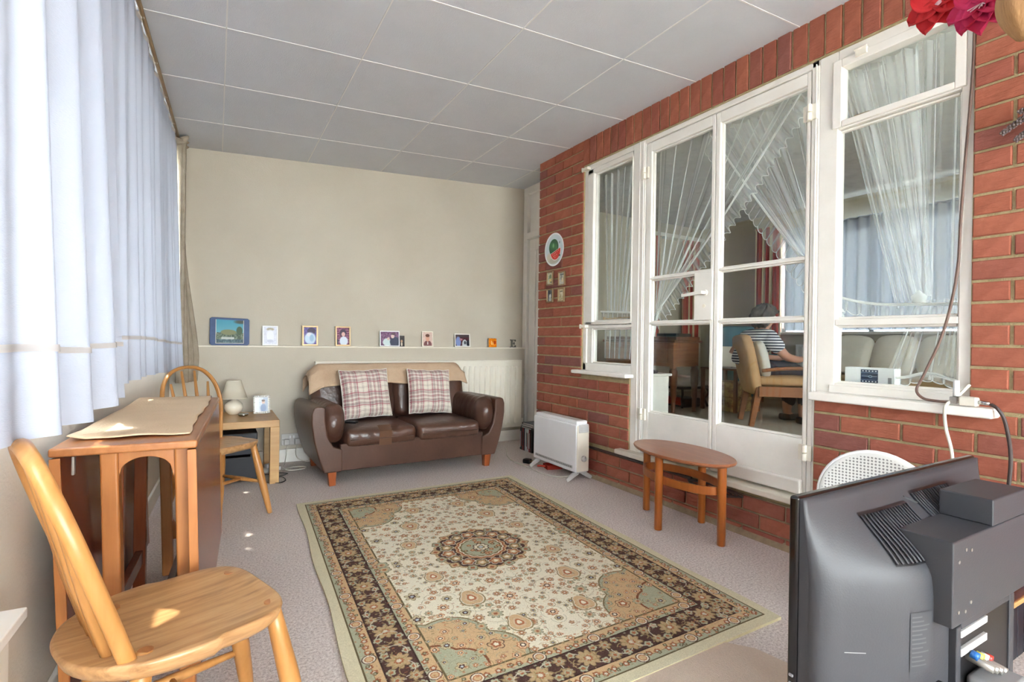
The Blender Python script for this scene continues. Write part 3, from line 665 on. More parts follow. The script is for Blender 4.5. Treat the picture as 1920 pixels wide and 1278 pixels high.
def blob(a, cx, cy, rx, ry, col, soft_=.15):
    h, w = a.shape[:2]; Y, X = np.mgrid[0:h, 0:w]; X = X/w; Y = Y/h
    d = ((X-cx)/rx)**2+((Y-cy)/ry)**2; k = np.clip((1-d)/soft_, 0, 1)[..., None]; a[:] = a*(1-k)+np.array(col, float)*k
def canvas(w, h, col, noise=10, seed=0):
    r = np.random.default_rng(seed); a = np.ones((h, w, 3))*np.array(col, float); n = r.normal(0, 1, (h//4+1, w//4+1)).repeat(4, 0).repeat(4, 1)[:h, :w]
    return a+n[..., None]*noise
def photo(k):
    if k == 0:      # river view
        a = canvas(96, 84, (70, 150, 170), 4); a[:50] = np.linspace(0, 1, 50)[:, None, None]*np.array([40, 20, 10])+np.array([60, 145, 170]); 
        a[46:84] = canvas(96, 38, (88, 104, 84), 22, 3); blob(a, .45, .52, .3, .12, (120, 124, 84)); blob(a, .85, .45, .12, .2, (60, 84, 56)); a[62:70, 18:64] = (190, 196, 190); a[70:84] = canvas(96, 14, (70, 96, 104), 20, 5); blob(a, .9, .06, .3, .1, (60, 70, 60), .8)
    elif k == 1: a = canvas(48, 64, (216, 218, 232), 5, 4); blob(a, .5, .12, .35, .1, (170, 160, 140), .6); blob(a, .5, .5, .34, .4, (232, 234, 248), .5); blob(a, .5, .8, .3, .1, (196, 198, 216), .6)
    elif k == 2: a = canvas(48, 64, (96, 84, 150), 12, 5); blob(a, .6, .2, .35, .2, (56, 36, 70)); blob(a, .5, .65, .5, .4, (186, 206, 226), .4); blob(a, .42, .42, .2, .12, (210, 214, 226)); blob(a, .62, .62, .2, .25, (150, 180, 210), .6)
    elif k == 3: a = canvas(48, 64, (110, 50, 84), 18, 6); a[8:60:9] = (196, 150, 160); blob(a, .5, .3, .28, .24, (54, 30, 60)); blob(a, .52, .38, .16, .14, (214, 172, 166)); blob(a, .55, .78, .36, .3, (206, 216, 230), .3); a[44:64, 0:6] = (40, 36, 60)
    elif k == 4: a = canvas(72, 56, (120, 84, 116), 20, 7); blob(a, .35, .75, .26, .3, (198, 214, 214), .3); blob(a, .78, .72, .3, .4, (48, 54, 78), .3); blob(a, .66, .32, .1, .15, (214, 186, 180)); blob(a, .42, .5, .08, .11, (206, 180, 170)); blob(a, .7, .14, .14, .08, (90, 70, 80))
    elif k == 5: a = canvas(32, 56, (36, 26, 24), 5, 8); blob(a, .5, .5, .2, .14, (190, 150, 120)); blob(a, .5, .8, .16, .2, (210, 196, 176))
    elif k == 6: a = canvas(48, 64, (206, 178, 166), 6, 9); blob(a, .5, .9, .42, .32, (112, 62, 64), .2); blob(a, .5, .45, .2, .24, (206, 152, 128)); blob(a, .5, .24, .22, .12, (96, 56, 40)); blob(a, .5, .8, .06, .12, (220, 210, 205))
    elif k == 7: a = canvas(72, 56, (74, 30, 40), 10, 10); a[:14] = (70, 56, 60); blob(a, .2, .62, .2, .5, (126, 146, 196), .3); blob(a, .4, .42, .12, .1, (176, 120, 130)); blob(a, .66, .85, .2, .45, (196, 202, 206), .2); blob(a, .68, .7, .08, .16, (70, 74, 84)); blob(a, .92, .75, .14, .3, (30, 34, 48))
    elif k == 8: a = canvas(48, 56, (226, 130, 24), 16, 11); a[14:50:14] = (250, 170, 50); a[:, 6:46:13] = (196, 96, 14); blob(a, .75, .45, .2, .22, (180, 70, 16), .4); a[16:40, 14:18] = (250, 214, 150); blob(a, .5, .6, .1, .2, (250, 200, 110), .4)
    elif k == 9: a = canvas(48, 64, (206, 214, 226), 8, 12); a[:, 30:] = (168, 180, 200); blob(a, .62, .35, .14, .12, (206, 176, 164)); blob(a, .62, .75, .26, .34, (120, 140, 176), .4); a[:, :14] = (226, 232, 240); blob(a, .62, .22, .15, .08, (92, 74, 66))
    elif k == 10: a = canvas(40, 56, (196, 196, 170), 16, 13); blob(a, .5, .35, .24, .2, (120, 140, 100)); blob(a, .55, .7, .22, .2, (224, 200, 130)); a[44:50, 22:36] = (80, 90, 80)
    elif k == 11: a = canvas(40, 56, (206, 204, 194), 16, 14); a[4:12, 6:34] = (110, 110, 110); blob(a, .4, .4, .2, .24, (150, 150, 140)); blob(a, .6, .6, .2, .2, (226, 214, 180))
    elif k == 12: a = canvas(40, 56, (110, 112, 120), 14, 15); blob(a, .5, .55, .22, .2, (228, 230, 228)); blob(a, .5, .85, .3, .2, (200, 205, 196)); blob(a, .3, .2, .2, .2, (64, 66, 74))
    else: a = canvas(40, 56, (206, 196, 160), 14, 16); blob(a, .5, .45, .28, .3, (224, 220, 200), .5); a[8:14, 8:30] = (130, 130, 110); blob(a, .4, .6, .1, .2, (170, 160, 110), .5)
    return a
def frame(label, x, y, z, w, h, bar, fm, pic, tilt=-.10, cat='picture', rz=0, thick=.010, mount=0, strut=True, group=None):
    """a stood-up picture frame facing -y; its foot at (x, y, z)"""
    t = thing('picture_frame', label, cat, (x, y, z+.001), 0, group, rot=(tilt, 0, rz))
    m = MB().box(-w/2, w/2, -thick, 0, 0, bar).box(-w/2, w/2, -thick, 0, h-bar, h).box(-w/2, -w/2+bar, -thick, 0, bar, h-bar).box(w/2-bar, w/2, -thick, 0, bar, h-bar)
    part('frame', m, fm, t, bevel=.001)
    if mount: part('mount', MB().box(-w/2+bar, w/2-bar, -.0045, -.001, bar, h-bar), M['paint'], t)
    b = bar+mount; y1 = -.0052
    part('photo', MB().quad((-w/2+b, y1, b), (w/2-b, y1, b), (w/2-b, y1, h-b), (-w/2+b, y1, h-b)), image_mat('print_%d' % pic, photo(pic), .35), t)
    part('back_board', MB().box(-w/2+.001, w/2-.001, -.004, .001, .001, h-.001), M['midgrey'], t)
    if strut: part('strut', MB().bar((0, .001, h*.6), (0, h*.28, .004+abs(tilt)*h*.25), .012, .002), M['midgrey'], t)
    return t
# small frames on the lamp table
t = thing('picture_frame', 'beaded silver picture frame standing on the oak side table', 'picture', (.283, 3.98, .411), 0, rot=(-.12, 0, .06))
w, h = .105, .125
part('frame', MB().box(-w/2, w/2, -.008, 0, 0, .014).box(-w/2, w/2, -.008, 0, h-.014, h).box(-w/2, -w/2+.014, -.008, 0, .014, h-.014).box(w/2-.014, w/2, -.008, 0, .014, h-.014), M['silver'], t, bevel=.001)
for k in range(9):
    for z in (.006, h-.006): part('bead', MB().lathe([(0, -.007), (.006, 0), (0, .007)], 8, (-w/2+.006+k*(w-.012)/8, -.008, z)), M['silver'], t, smooth=True)
for k in range(1, 9):
    for x in (-w/2+.006, w/2-.006): part('bead', MB().lathe([(0, -.007), (.006, 0), (0, .007)], 8, (x, -.008, .006+k*(h-.012)/9)), M['silver'], t, smooth=True)
part('photo', MB().quad((-w/2+.014, -.004, .014), (w/2-.014, -.004, .014), (w/2-.014, -.004, h-.014), (-w/2+.014, -.004, h-.014)), image_mat('print_9', photo(9), .3), t)
part('strut', MB().bar((0, .001, h*.6), (0, .04, .006), .012, .002), M['midgrey'], t)
t = thing('trinket_dish', 'small round metal dish on the oak side table in front of the lamp', 'dish', (.166, 3.90, .411))
part('bowl', MB().lathe([(.024, 0), (.030, .004), (.031, .014), (.028, .016), (.026, .010), (0, .008)], 24), M['chrome'], t, smooth=True)
part('rim', MB().lathe([(.031, .013), (.0325, .015), (.031, .017), (.028, .017)], 24), M['silver'], t, smooth=True)
for k, (z0, z1, lab) in enumerate(((0.012, .165, 'black electronics box on the floor beneath the oak side table, lower one'), (.178, .318, 'black electronics box beneath the oak side table, stacked on top'))):
    t = thing('hifi_box', lab, 'speaker', (.09, 3.75, z0), 0, 'boxes under the side table')
    part('cabinet', MB().box(-.17, .155, 0, .30, 0, z1-z0), M['black'], t, bevel=.004)
    part('front_panel', MB().box(-.165, .15, -.006, 0, .004, z1-z0-.004), M['jet'], t, bevel=.002)
    for x in (-.14, .12):
        for y in (.02, .27): part('foot', MB().lathe([(.010, -.012 if k == 0 else -.013), (.010, 0)], 10, (x, y, 0)), M['black'], t)

# socket, plugs and leads by the sofa
t = thing('wall_socket', 'white double wall socket with two plugs beside the sofa', 'socket', (.51, YL, .172))
part('plate', MB().box(-.075, .075, -.012, 0, -.043, .043), M['greyplastic'], t, bevel=.004)
for x in (-.012, .012): part('switch', MB().box(x-.006, x+.006, -.016, -.012, .008, .028), M['white'], t, bevel=.001)
for x in (-.038, .036): part('plug', MB().box(x-.02, x+.02, -.045, -.012, -.038, .006), M['greyplastic'], t, bevel=.006)
for x in (-.064, .064): part('screw', MB().lathe([(.003, -.0135), (.003, -.012)], 8, (x, 0, 0), 'y'), M['chrome'], t)
def wire(name, label, pts, r, mat, cat='cable', n=10):
    o = part(name, MB().tube(catmull(pts, n), r, 7), mat, None, smooth=True); return tag(o, label, cat)
wire('power_lead', 'white lead dropping from the left plug of the socket', [(.472, 4.19, .13), (.466, 4.17, .07), (.45, 4.12, .015), (.43, 4.02, .006), (.47, 3.93, .006), (.56, 3.94, .006), (.58, 3.99, .006), (.50, 4.02, .006), (.42, 3.98, .006)], .0035, M['whitewire'])
wire('power_lead', 'white lead from the right plug looping behind the sofa', [(.546, 4.19, .13), (.535, 4.185, .08), (.55, 4.19, .03), (.60, 4.17, .008), (.66, 4.16, .006), (.72, 4.16, .006)], .0035, M['whitewire'])
wire('coiled_lead', 'thin black lead looped on the carpet by the side table leg', [(.26, 3.72, .004), (.31, 3.66, .004), (.37, 3.63, .004), (.41, 3.68, .004), (.39, 3.75, .012), (.34, 3.72, .004), (.36, 3.78, .004), (.42, 3.80, .010), (.44, 3.86, .004), (.38, 3.90, .004), (.30, 3.88, .004)], .0025, M['black'])
t = thing('extension_socket', 'white extension socket block on the carpet behind the side table leg', 'socket', (.33, 3.98, 0), .4)
part('body', MB().box(-.08, .08, -.025, .025, 0, .028), M['greyplastic'], t, bevel=.005); part('plug', MB().box(-.02, .02, -.018, .018, .028, .055), M['white'], t, bevel=.004)

# ------------------------------------------------------------------ sofa
SX, SY = .60, 3.385
t = thing('sofa', 'two-seat dark brown leather sofa with orange wooden feet', 'sofa', (SX, SY, 0), math.radians(1.6))
WD = 1.235
part('front_panel', MB().box(.10, WD-.10, .012, .05, .092, .265), M['leather'], t, bevel=.008)
part('base_frame', MB().box(.04, WD-.04, .04, .70, .095, .24), M['leather_lt'], t, bevel=.01)
def armpoly(k=1.0): return [(0, .090), (-.035, .19), (-.062, .29), (-.078, .40), (-.078, .47), (-.066, .505), (-.045, .513), (-.012, .512), (.004, .50), (.004, .42), (.022, .32), (.055, .255), (.112, .232), (.112, .090)]
for side in (0, 1):
    fx = (lambda x: x) if not side else (lambda x: WD-x)
    poly = [(fx(x), z) for x, z in armpoly()]
    m = MB(); n = len(poly); secs = []
    for y, sc in ((0, 1), (.25, 1.0), (.5, .99), (.70, .97)):
        secs.append([(x, y, z*sc if z > .3 else z) for x, z in poly])
    m._a([p for s_ in secs for p in s_], [(i*n+k, i*n+(k+1) % n, (i+1)*n+(k+1) % n, (i+1)*n+k) for i in range(3) for k in range(n)]+[tuple(range(n))[::-1], tuple(3*n+k for k in range(n))])
    part('arm', m, M['leather_lt'], t, bevel=.012, seg=3)
    # padded roll of the arm: section swept from front to back
    m = MB(); sec = []
    NR = 18; NS = 16
    def roll(u, v, fx=fx):
        a = 2*PI*u; y = lerp(.004, .60, v); e = 1-.55*(1-sst(0, .10, v))-.25*sst(.9, 1, v)
        cx, cz = .062, .395; rx, rz = .076, .122
        wr = .004*math.sin(v*46+a*2)*math.exp(-v*3.5)+.003*math.sin(v*90+a*3)*math.exp(-v*5)
        ca, sa = math.cos(a), math.sin(a)
        x = cx+(rx+wr)*e*math.copysign(abs(ca)**.8, ca)+.012*sa; z = cz+(rz+wr)*e*math.copysign(abs(sa)**.8, sa)-.02*ca*e
        return Vector((fx(x), y, z))
    m.grid(roll, NR*2, NS*2)
    m._a([roll(k/36, 0) for k in range(36)], [tuple(range(36))]); m._a([roll(k/36, 1) for k in range(36)], [tuple(range(36))])
    part('arm_pad', m, M['leather'], t, smooth=True, weld=True)
for k, (x0, x1) in enumerate(((.130, .614), (.622, 1.106))):
    c = soft('seat_cushion', M['leather'], t, x0, x1, -.004, .50, .235, .352, bul=.016, rnd=.035, nx=22, ny=12, nz=6, wr=.0025, seed=k)
    part('piping', MB().tube([(lerp(x0+.03, x1-.03, q), -.008-.008*math.sin(q*PI), .288) for q in [i/12 for i in range(13)]], .0035, 6), M['leather_lt'], c, smooth=True)
part('back_shell', MB().prism([(.03, .24), (.02, .55), (.045, .655), (.10, .70), (WD-.10, .70), (WD-.045, .655), (WD-.02, .55), (WD-.03, .24)], .60, .715, 'y'), M['leather_lt'], t, bevel=.025, seg=3)
MBk = Matrix.Translation((0, .53, .34)) @ Matrix.Rotation(-.20, 4, 'X')
for k, (x0, x1) in enumerate(((.02, .616), (.622, WD-.02))):
    soft('back_cushion', M['leather'], t, x0, x1, -.07, .08, 0, .375, bul=.02, rnd=.055, nx=16, ny=6, nz=12, M4=MBk, wr=.002, seed=5+k)
part('tape_patch', MB().grid(lambda u, v: Vector((lerp(.345, .43, u), [-.012, -.014, -.016, .04][min(3, int(v*3+.01))]-.006*0, [.24, .29, .335, .365][min(3, int(v*3+.01))])), 4, 3), M['tape'], t, solid=.002, label='square patch of brown tape')
for x in (.03, WD-.075):
    for y in (.02, .62):
        xx = x+.0225; s = 1 if x < .6 else -1
        part('leg', MB().bar((xx+.004*s, y+.022, 0), (xx, y+.022, .10), .040, .040, (0, 1, 0), .055, .055), M['legwood'], t, bevel=.003)
# throw over the back
def throw(u, v):
    x = lerp(.005, 1.215, u); sag = .012*math.sin(u*9)+.02*(u-.5)
    pr = [(.462, .612-.04*(1-u)**6+.02*math.sin(u*7)*.5), (.500, .672), (.520, .716), (.555, .748), (.60, .752), (.66, .738), (.722, .715), (.728, .62)]
    s = v*(len(pr)-1); i = min(len(pr)-2, int(s)); f = s-i
    y = lerp(pr[i][0], pr[i+1][0], f); z = lerp(pr[i][1], pr[i+1][1], f)
    e = (max(0, .05-u)+max(0, u-.95))/.05; z -= .05*e*e*(v > .25)+.03*e; y -= .004*math.sin(u*40)*(v < .3)
    return Vector((x-.02*(u < .05)*e, y-.012, z+.003*math.sin(u*31)*(v < .2)))
o = part('throw', MB().grid(throw, 60, 28), M['throw'], None, smooth=True, solid=.007)
o.location = (SX, SY, 0); o.rotation_euler = (0, 0, math.radians(1.6)); tag(o, 'folded beige fleece throw draped along the sofa back', 'throw')
# tartan cushions
def tartan(seed, flip):
    n = 320; base = np.array([212, 203, 190.]); a = np.ones((n, n, 3))*base
    def band(sz, spec):
        p = np.zeros((n, 3)); k = np.zeros(n)
        for c, w, col, st in spec:
            i0, i1 = int((c-w/2)*n), int((c+w/2)*n); p[max(0, i0):i1] = col; k[max(0, i0):i1] = st
        return p, k
    mauve, wine, dk, wh = (150, 124, 120), (146, 62, 78), (96, 74, 84), (238, 232, 224)
    spec = []
    for c in (.16, .64):
        spec += [(c, .24, mauve, .42), (c-.13, .022, wine, .7), (c+.13, .022, wine, .7), (c-.04, .016, wh, .8), (c+.04, .016, wh, .8), (c-.085, .014, dk, .6), (c+.085, .014, dk, .6), (c, .012, wine, .7), (c+.19, .012, wh, .8), (c+.24, .010, dk, .45), (c+.29, .012, wh, .7)]
    p, k = band(n, spec); px = p[None, :, :].repeat(n, 0); kx = k[None, :, None].repeat(n, 0)
    py = p[:, None, :].repeat(n, 1); ky = k[:, None, None].repeat(n, 1)
    Y, X = np.mgrid[0:n, 0:n]; tw = ((X+Y) % 4 < 2)[..., None]
    a = a*(1-kx*.75)+px*kx*.75; a = np.where(tw, a*(1-ky*.8)+py*ky*.8, a*(1-ky*.55)+py*ky*.55)
    return a+rng.normal(0, 5, (n, n, 1))
tart = image_mat('tartan_wool', tartan(1, 0), .95, .2, .1)
def cushion(label, loc, rot, s=.36):
    t = thing('tartan_cushion', label, 'cushion', loc, 0, 'tartan cushions on the sofa', rot)
    m = MB()
    def sf(sg):
        def f(u, v):
            x, y = 2*u-1, 2*v-1; p = 1-.045*(1-y*y)*abs(x)**3; q = 1-.045*(1-x*x)*abs(y)**3
            th = .062*((1-x**4)*(1-y**4))**.55
            return Vector((x*s/2*p, -sg*th, s/2+y*s/2*q+.003*math.sin(x*9+y*4)))
        return f
    m.grid(sf(1), 22, 22, uv=True); m.grid(sf(-1), 22, 22, uv=True)
    part('cover', m, tart, t, smooth=True)
    e = [(-1, -1), (1, -1), (1, 1), (-1, 1)]; P = []
    for k in range(4):
        a, b = e[k], e[(k+1) % 4]
        for q in range(8):
            x, y = lerp(a[0], b[0], q/8), lerp(a[1], b[1], q/8); P.append(sf(1)((x+1)/2, (y+1)/2))
    part('seam', MB().tube(P, .0035, 6, closed=True), M['pillow'], t, smooth=True)
    return t
cushion('tartan cushion at the left seat of the sofa, one corner raised', (.945, 3.665, .385), (-.30, -.03, .08), .35)
cushion('tartan cushion at the right seat of the sofa', (1.425, 3.70, .385), (-.30, .03, -.02), .34)
t = thing('remote_control', 'black remote control on the sofa seat by the left arm', 'remote', (.785, 3.56, .372), .9)
part('case', MB().box(-.02, .02, -.06, .06, 0, .014), M['black'], t, bevel=.005)
for k in range(5): part('button', MB().box(-.012, .012, -.045+k*.02, -.035+k*.02, .014, .016), M['midgrey'], t)

# radiator on the back wall
t = thing('radiator', 'long cream panel radiator behind the sofa under the ledge', 'radiator', (.665, YL-.003, .135))
RWD, RH = 1.85, .62
part('panel', MB().box(0, RWD, -.052, -.044, 0, RH), M['offwhite'], t, bevel=.003)
part('back_panel', MB().box(0, RWD, -.02, -.012, 0, RH), M['offwhite'], t)
part('top_grille', MB().box(0, RWD, -.056, -.008, RH-.004, RH+.008), M['offwhite'], t, bevel=.003)
for k in range(34):
    x = .03+k*.0533
    part('rib', MB()._a([(x+a, y, z) for z, q in ((.03, .3), (.055, 1), (RH-.07, 1), (RH-.045, .3)) for a, y in ((-.018*(.5+.5*q), -.050), (-.010*q, -.050-.018*q), (.010*q, -.050-.018*q), (.018*(.5+.5*q), -.050))],
         [(i*4+j, i*4+j+1, i*4+j+5, i*4+j+4) for i in range(3) for j in range(3)]+[(0, 3, 2, 1), (12, 13, 14, 15)]), M['offwhite'], t, smooth=False, bevel=.003)
for x in (.25, 1.6): part('bracket', MB().box(x-.02, x+.02, -.014, 0, .1, .5), M['offwhite'], t)
part('valve', MB().tube([(RWD+.012, -.032, .04), (RWD+.012, -.032, -.13)], .009, 10).lathe([(.016, .02), (.018, .03), (.018, .075), (.012, .08)], 14, (RWD+.012, -.032, 0)).tube([(RWD-.01, -.032, .04), (RWD+.012, -.032, .04)], .009, 8), M['offwhite'], t, smooth=True)

# ------------------------------------------------------------------ pictures on the ledge
ZL = .880; YF = 4.262
t = thing('placemat_picture', 'blue-bordered river view board leaning on the ledge, leftmost', 'picture', (.087, YF, ZL), 0, rot=(-.12, 0, 0))
part('board', MB().prism([(-.127+.012, 0), (.127-.012, 0), (.127, .012), (.127, .188), (.115, .198), (-.115, .203), (-.127, .192), (-.127, .012)], -.006, 0, 'y'), plain('blue_board', (56, 84, 132), .5, (40, 64, 108), 16), t, bevel=.002)
part('photo', MB().quad((-.087, -.0065, .016), (.087, -.0065, .016), (.087, -.0065, .182), (-.087, -.0065, .188)), image_mat('print_0', photo(0), .4), t)
part('photo_border', MB().box(-.09, -.087, -.0075, -.004, .013, .188).box(.087, .09, -.0075, -.004, .013, .184).box(-.087, .087, -.0075, -.004, .013, .016), M['paint_dim'], t)
frame('white-framed pale photo standing on the ledge, second from the left', .353, YF, ZL, .106, .148, .009, M['white'], 1)
frame('gilt-framed photo of a baby in white above the sofa arm, third on the ledge', .636, YF, ZL, .116, .156, .012, M['brass'], 2)
frame('bronze-framed photo of a white-clad child, fourth along the ledge', .885, YF, ZL, .118, .158, .011, M['brass'], 3)
frame('wide white-edged photo of two people above the left cushion', 1.266, YF, ZL, .168, .130, .007, M['white'], 4)
frame('tiny dark photo tucked behind the wide white-edged photo', 1.372, YF+.012, ZL, .052, .092, .003, M['jet'], 5, -.08, strut=False, thick=.006)
frame('portrait photo of a boy in a tie standing on the ledge', 1.602, YF, ZL, .102, .134, .007, M['offwhite'], 6, -.14, rz=-.06)
frame('slightly crooked dark wedding photo with pale border on the ledge', 1.934, YF, ZL, .152, .120, .009, M['paint'], 7, -.12, rz=-.04)
t = thing('amber_block', 'glowing orange translucent picture block on the ledge', 'ornament', (2.238, YF, ZL), 0, rot=(-.05, 0, .05))
part('block', MB().box(-.043, .043, -.012, 0, 0, .084), M['brass'], t, bevel=.003)
part('photo', MB().quad((-.041, -.0125, .002), (.041, -.0125, .002), (.041, -.0125, .082), (-.041, -.0125, .082)), image_mat('print_8', photo(8), .25), t)
t = thing('letter_ornament', 'pewter letter E ornament at the right end of the ledge', 'ornament', (2.455, YF, ZL))
part('letter', MB().prism([(-.026, 0), (.032, 0), (.034, .020), (.026, .020), (.022, .009), (-.002, .009), (-.002, .034), (.012, .034), (.014, .028), (.020, .028), (.020, .050), (.014, .050), (.012, .043), (-.002, .043), (-.002, .067), (.022, .067), (.026, .058), (.033, .058), (.031, .076), (-.026, .076), (-.026, .068), (-.016, .066), (-.016, .010), (-.026, .008)], -.016, 0, 'y'), plain('pewter', (120, 120, 112), .5, (96, 96, 88), 30, metal=.4), t, bevel=.0015)
part('foot_plate', MB().box(-.03, .036, -.022, .004, -.0005, .003), M['midgrey'], t)

# ------------------------------------------------------------------ wall plate and four small frames on the brick pier
n = 160; a = np.ones((n, n, 3))*np.array([214, 226, 228.]); 
blob(a, .5, .5, .5, .5, (206, 222, 228), .3); blob(a, .3, .75, .3, .22, (210, 206, 186), .8); blob(a, .5, .86, .34, .12, (188, 186, 170), .6)
blob(a, .47, .42, .27, .27, (18, 92, 52), .06)
for k in range(5): blob(a, .30+.08*k, .36+.02*k, .016, .15, (70, 160, 90), .8)
blob(a, .45, .36, .05, .10, (120, 190, 130), .8)
Y, X = np.mgrid[0:n, 0:n]/n
sl = ((X-.57)**2+(Y-.56)**2 < .30**2) & (Y > .56-.28*(X-.5)); a[sl] = (244, 240, 232)
sl = ((X-.57)**2+(Y-.56)**2 < .275**2) & (Y > .575-.28*(X-.5)); a[sl] = (212, 40, 34)
for x, y in ((.42, .66), (.5, .63), (.58, .61), (.66, .58), (.74, .55), (.47, .72), (.55, .70), (.64, .68), (.55, .77)): blob(a, x, y, .014, .02, (244, 226, 210), .5)
blob(a, .80, .72, .05, .03, (40, 60, 44), .3); blob(a, .80, .30, .02, .05, (60, 70, 70), .5)
plate_im = image_mat('plate_print', a, .15, 0, .6)
t = thing('wall_plate', 'round white china plate painted with a watermelon, hung on the brick pier', 'plate', (XB-.004, 3.322, 1.66))
part('dish', MB().lathe([(.07, .004), (.085, 0), (.128, -.014), (.130, -.017), (.126, -.017), (.118, -.0145)], 48, (0, 0, 0), 'x'), M['white'], t, smooth=True)
m = MB(); vs = [(-.0146, 0, 0)]+[(-.0146, .119*math.cos(2*PI*k/48), .119*math.sin(2*PI*k/48)) for k in range(48)]
m._a(vs, [(0, 1+k, 1+(k+1) % 48) for k in range(48)])
for k in range(48):
    m.uv[k] = [(.5-vs[i][1]/.238, .5+vs[i][2]/.238) for i in (0, 1+k, 1+(k+1) % 48)]
part('painted_face', m, plate_im, t)
for k, (y, z, lab) in enumerate(((3.388, 1.442, 'small gilt picture frame under the plate, upper left of four'), (3.228, 1.426, 'small gilt picture frame under the plate, upper right of four'), (3.385, 1.306, 'small gilt picture frame under the plate, lower left of four'), (3.232, 1.302, 'small gilt picture frame under the plate, lower right of four'))):
    t = thing('picture_frame', lab, 'picture', (XB-.002, y, z), 0, 'four small frames on the pier', rot=((.02, -.03, .01, .015)[k], 0, 0))
    w, h, b = .085, .108, .010
    part('frame', MB().box(-.014, 0, -w/2, w/2, -h/2, -h/2+b).box(-.014, 0, -w/2, w/2, h/2-b, h/2).box(-.014, 0, -w/2, -w/2+b, -h/2+b, h/2-b).box(-.014, 0, w/2-b, w/2, -h/2+b, h/2-b), M['brass'], t, bevel=.002)
    part('photo', MB().quad((-.006, w/2-b, -h/2+b), (-.006, -w/2+b, -h/2+b), (-.006, -w/2+b, h/2-b), (-.006, w/2-b, h/2-b)), image_mat('print_%d' % (10+k), photo(10+k), .3), t)

# ------------------------------------------------------------------ convector heater, discs, leads
t = thing('convector_heater', 'white electric convector heater on splayed grey feet by the brick pier', 'heater', (2.105, 2.775, 0), 0)
part('case', MB().box(0, .112, 0, .535, .060, .385), M['white'], t, bevel=.010, seg=3)
part('top_cap', MB().box(.012, .104, .012, .523, .382, .408), M['white'], t, bevel=.009, seg=3)
part('side_panel', MB().box(.006, .106, -.006, .010, .066, .378), M['offwhite'], t, bevel=.006)
part('end_grip', MB().box(.016, .098, -.010, -.004, .330, .384).box(.024, .090, -.013, -.004, .345, .372), M['greyplastic'], t, bevel=.003)
part('front_grille', MB().box(-.003, .002, .04, .50, .086, .104), M['greyplastic'], t)
for k in range(22): part('grille_slat', MB().box(-.005, -.001, .05+k*.0205, .062+k*.0205, .089, .101), M['midgrey'], t)
part('top_grille', MB().box(.03, .09, .03, .50, .406, .4095), M['greyplastic'], t)
d = part('dial', MB().lathe([(.020, -.008), (.020, -.016), (.017, -.024), (0, -.024)], 24, (.058, 0, .155), 'y'), M['greyplastic'], t, smooth=True)
part('dial_mark', MB().box(.056, .060, -.026, -.023, .156, .172), M['midgrey'], d)
for y in (.035, .50):
    f = MB()
    for s in (-1, 1): f.bar((.056+s*.015, y, .060), (.056+s*.105, y, .006), .034, .022, (0, 1, 0), .026, .010)
    f.box(.03, .082, y-.017, y+.017, .050, .064)
    part('foot', f, M['greyplastic'], t, bevel=.004)
wire('heater_lead', 'white lead lying on the carpet in front of the heater feet', [(2.14, 2.83, .03), (2.07, 2.93, .006), (2.02, 3.08, .006), (2.03, 3.25, .006), (2.02, 3.42, .006), (2.06, 3.62, .006), (2.2, 3.9, .006)], .004, M['whitewire'])
t = thing('black_plug', 'black mains plug lying at the far foot of the heater', 'plug', (2.10, 3.385, 0), .5)
part('body', MB().box(-.025, .025, -.03, .03, 0, .034), M['black'], t, bevel=.008); part('pin', MB().box(-.004, .004, -.048, -.03, .012, .016).box(-.014, -.008, -.046, -.03, .02, .024).box(.008, .014, -.046, -.03, .02, .024), M['brass'], t)
t = thing('dust_pan', 'bright red plastic scoop on the carpet under the heater', 'scoop', (2.19, 3.17, 0), 1.3)
part('tray', MB().box(-.05, .05, -.06, .06, 0, .006).box(-.05, -.044, -.06, .06, .006, .03).box(.044, .05, -.06, .06, .006, .03).box(-.05, .05, .054, .06, .006, .03), M['red'], t, bevel=.002)
part('handle', MB().tube([(0, .06, .018), (0, .12, .022)], .008, 8), M['red'], t, smooth=True)
cols = [(30, 28, 34), (40, 36, 44), (150, 40, 48), (56, 40, 60), (206, 208, 210), (190, 196, 200), (222, 222, 222), (140, 36, 44), (60, 30, 34), (34, 32, 36)]
names = ['black', 'charcoal', 'red', 'plum', 'pale grey', 'light blue-grey', 'white', 'crimson', 'maroon', 'dark grey']
y0 = 3.86
for k, c in enumerate(cols):
    t = thing('disc_case', names[k]+' spined disc case in the upright row on the floor by the radiator', 'disc case', (2.315, y0-k*.0205, .0), 0, 'upright disc cases by the radiator')
    part('case', MB().box(0, .135, -.0165, 0, 0, .192), plain('spine_%d' % k, c, .35), t, bevel=.001)
    part('spine_label', MB().box(-.0008, 0, -.0135, -.003, .02+.01*(k % 3), .16), plain('spine_label_%d' % k, cols[(k*3+4) % 10], .4), t)
for k, (c, lab) in enumerate((((70, 66, 66), 'dark disc case lying flat on the upright row, bottom one'), ((150, 146, 142), 'grey disc case lying flat on the upright row, middle one'), ((60, 60, 64), 'dark disc case lying flat on the upright row, topmost'))):
    t = thing('disc_case', lab, 'disc case', (2.312+.004*k, 3.845-.004*k, .193+k*.0155), .03*k, 'flat disc cases on the row')
    part('case', MB().box(0, .135, -.19, 0, 0, .0145), plain('flat_%d' % k, c, .35), t, bevel=.001)
    part('spine_label', MB().box(-.0008, 0, -.17, -.02, .003, .011), plain('flat_label_%d' % k, (210, 206, 200), .4), t)

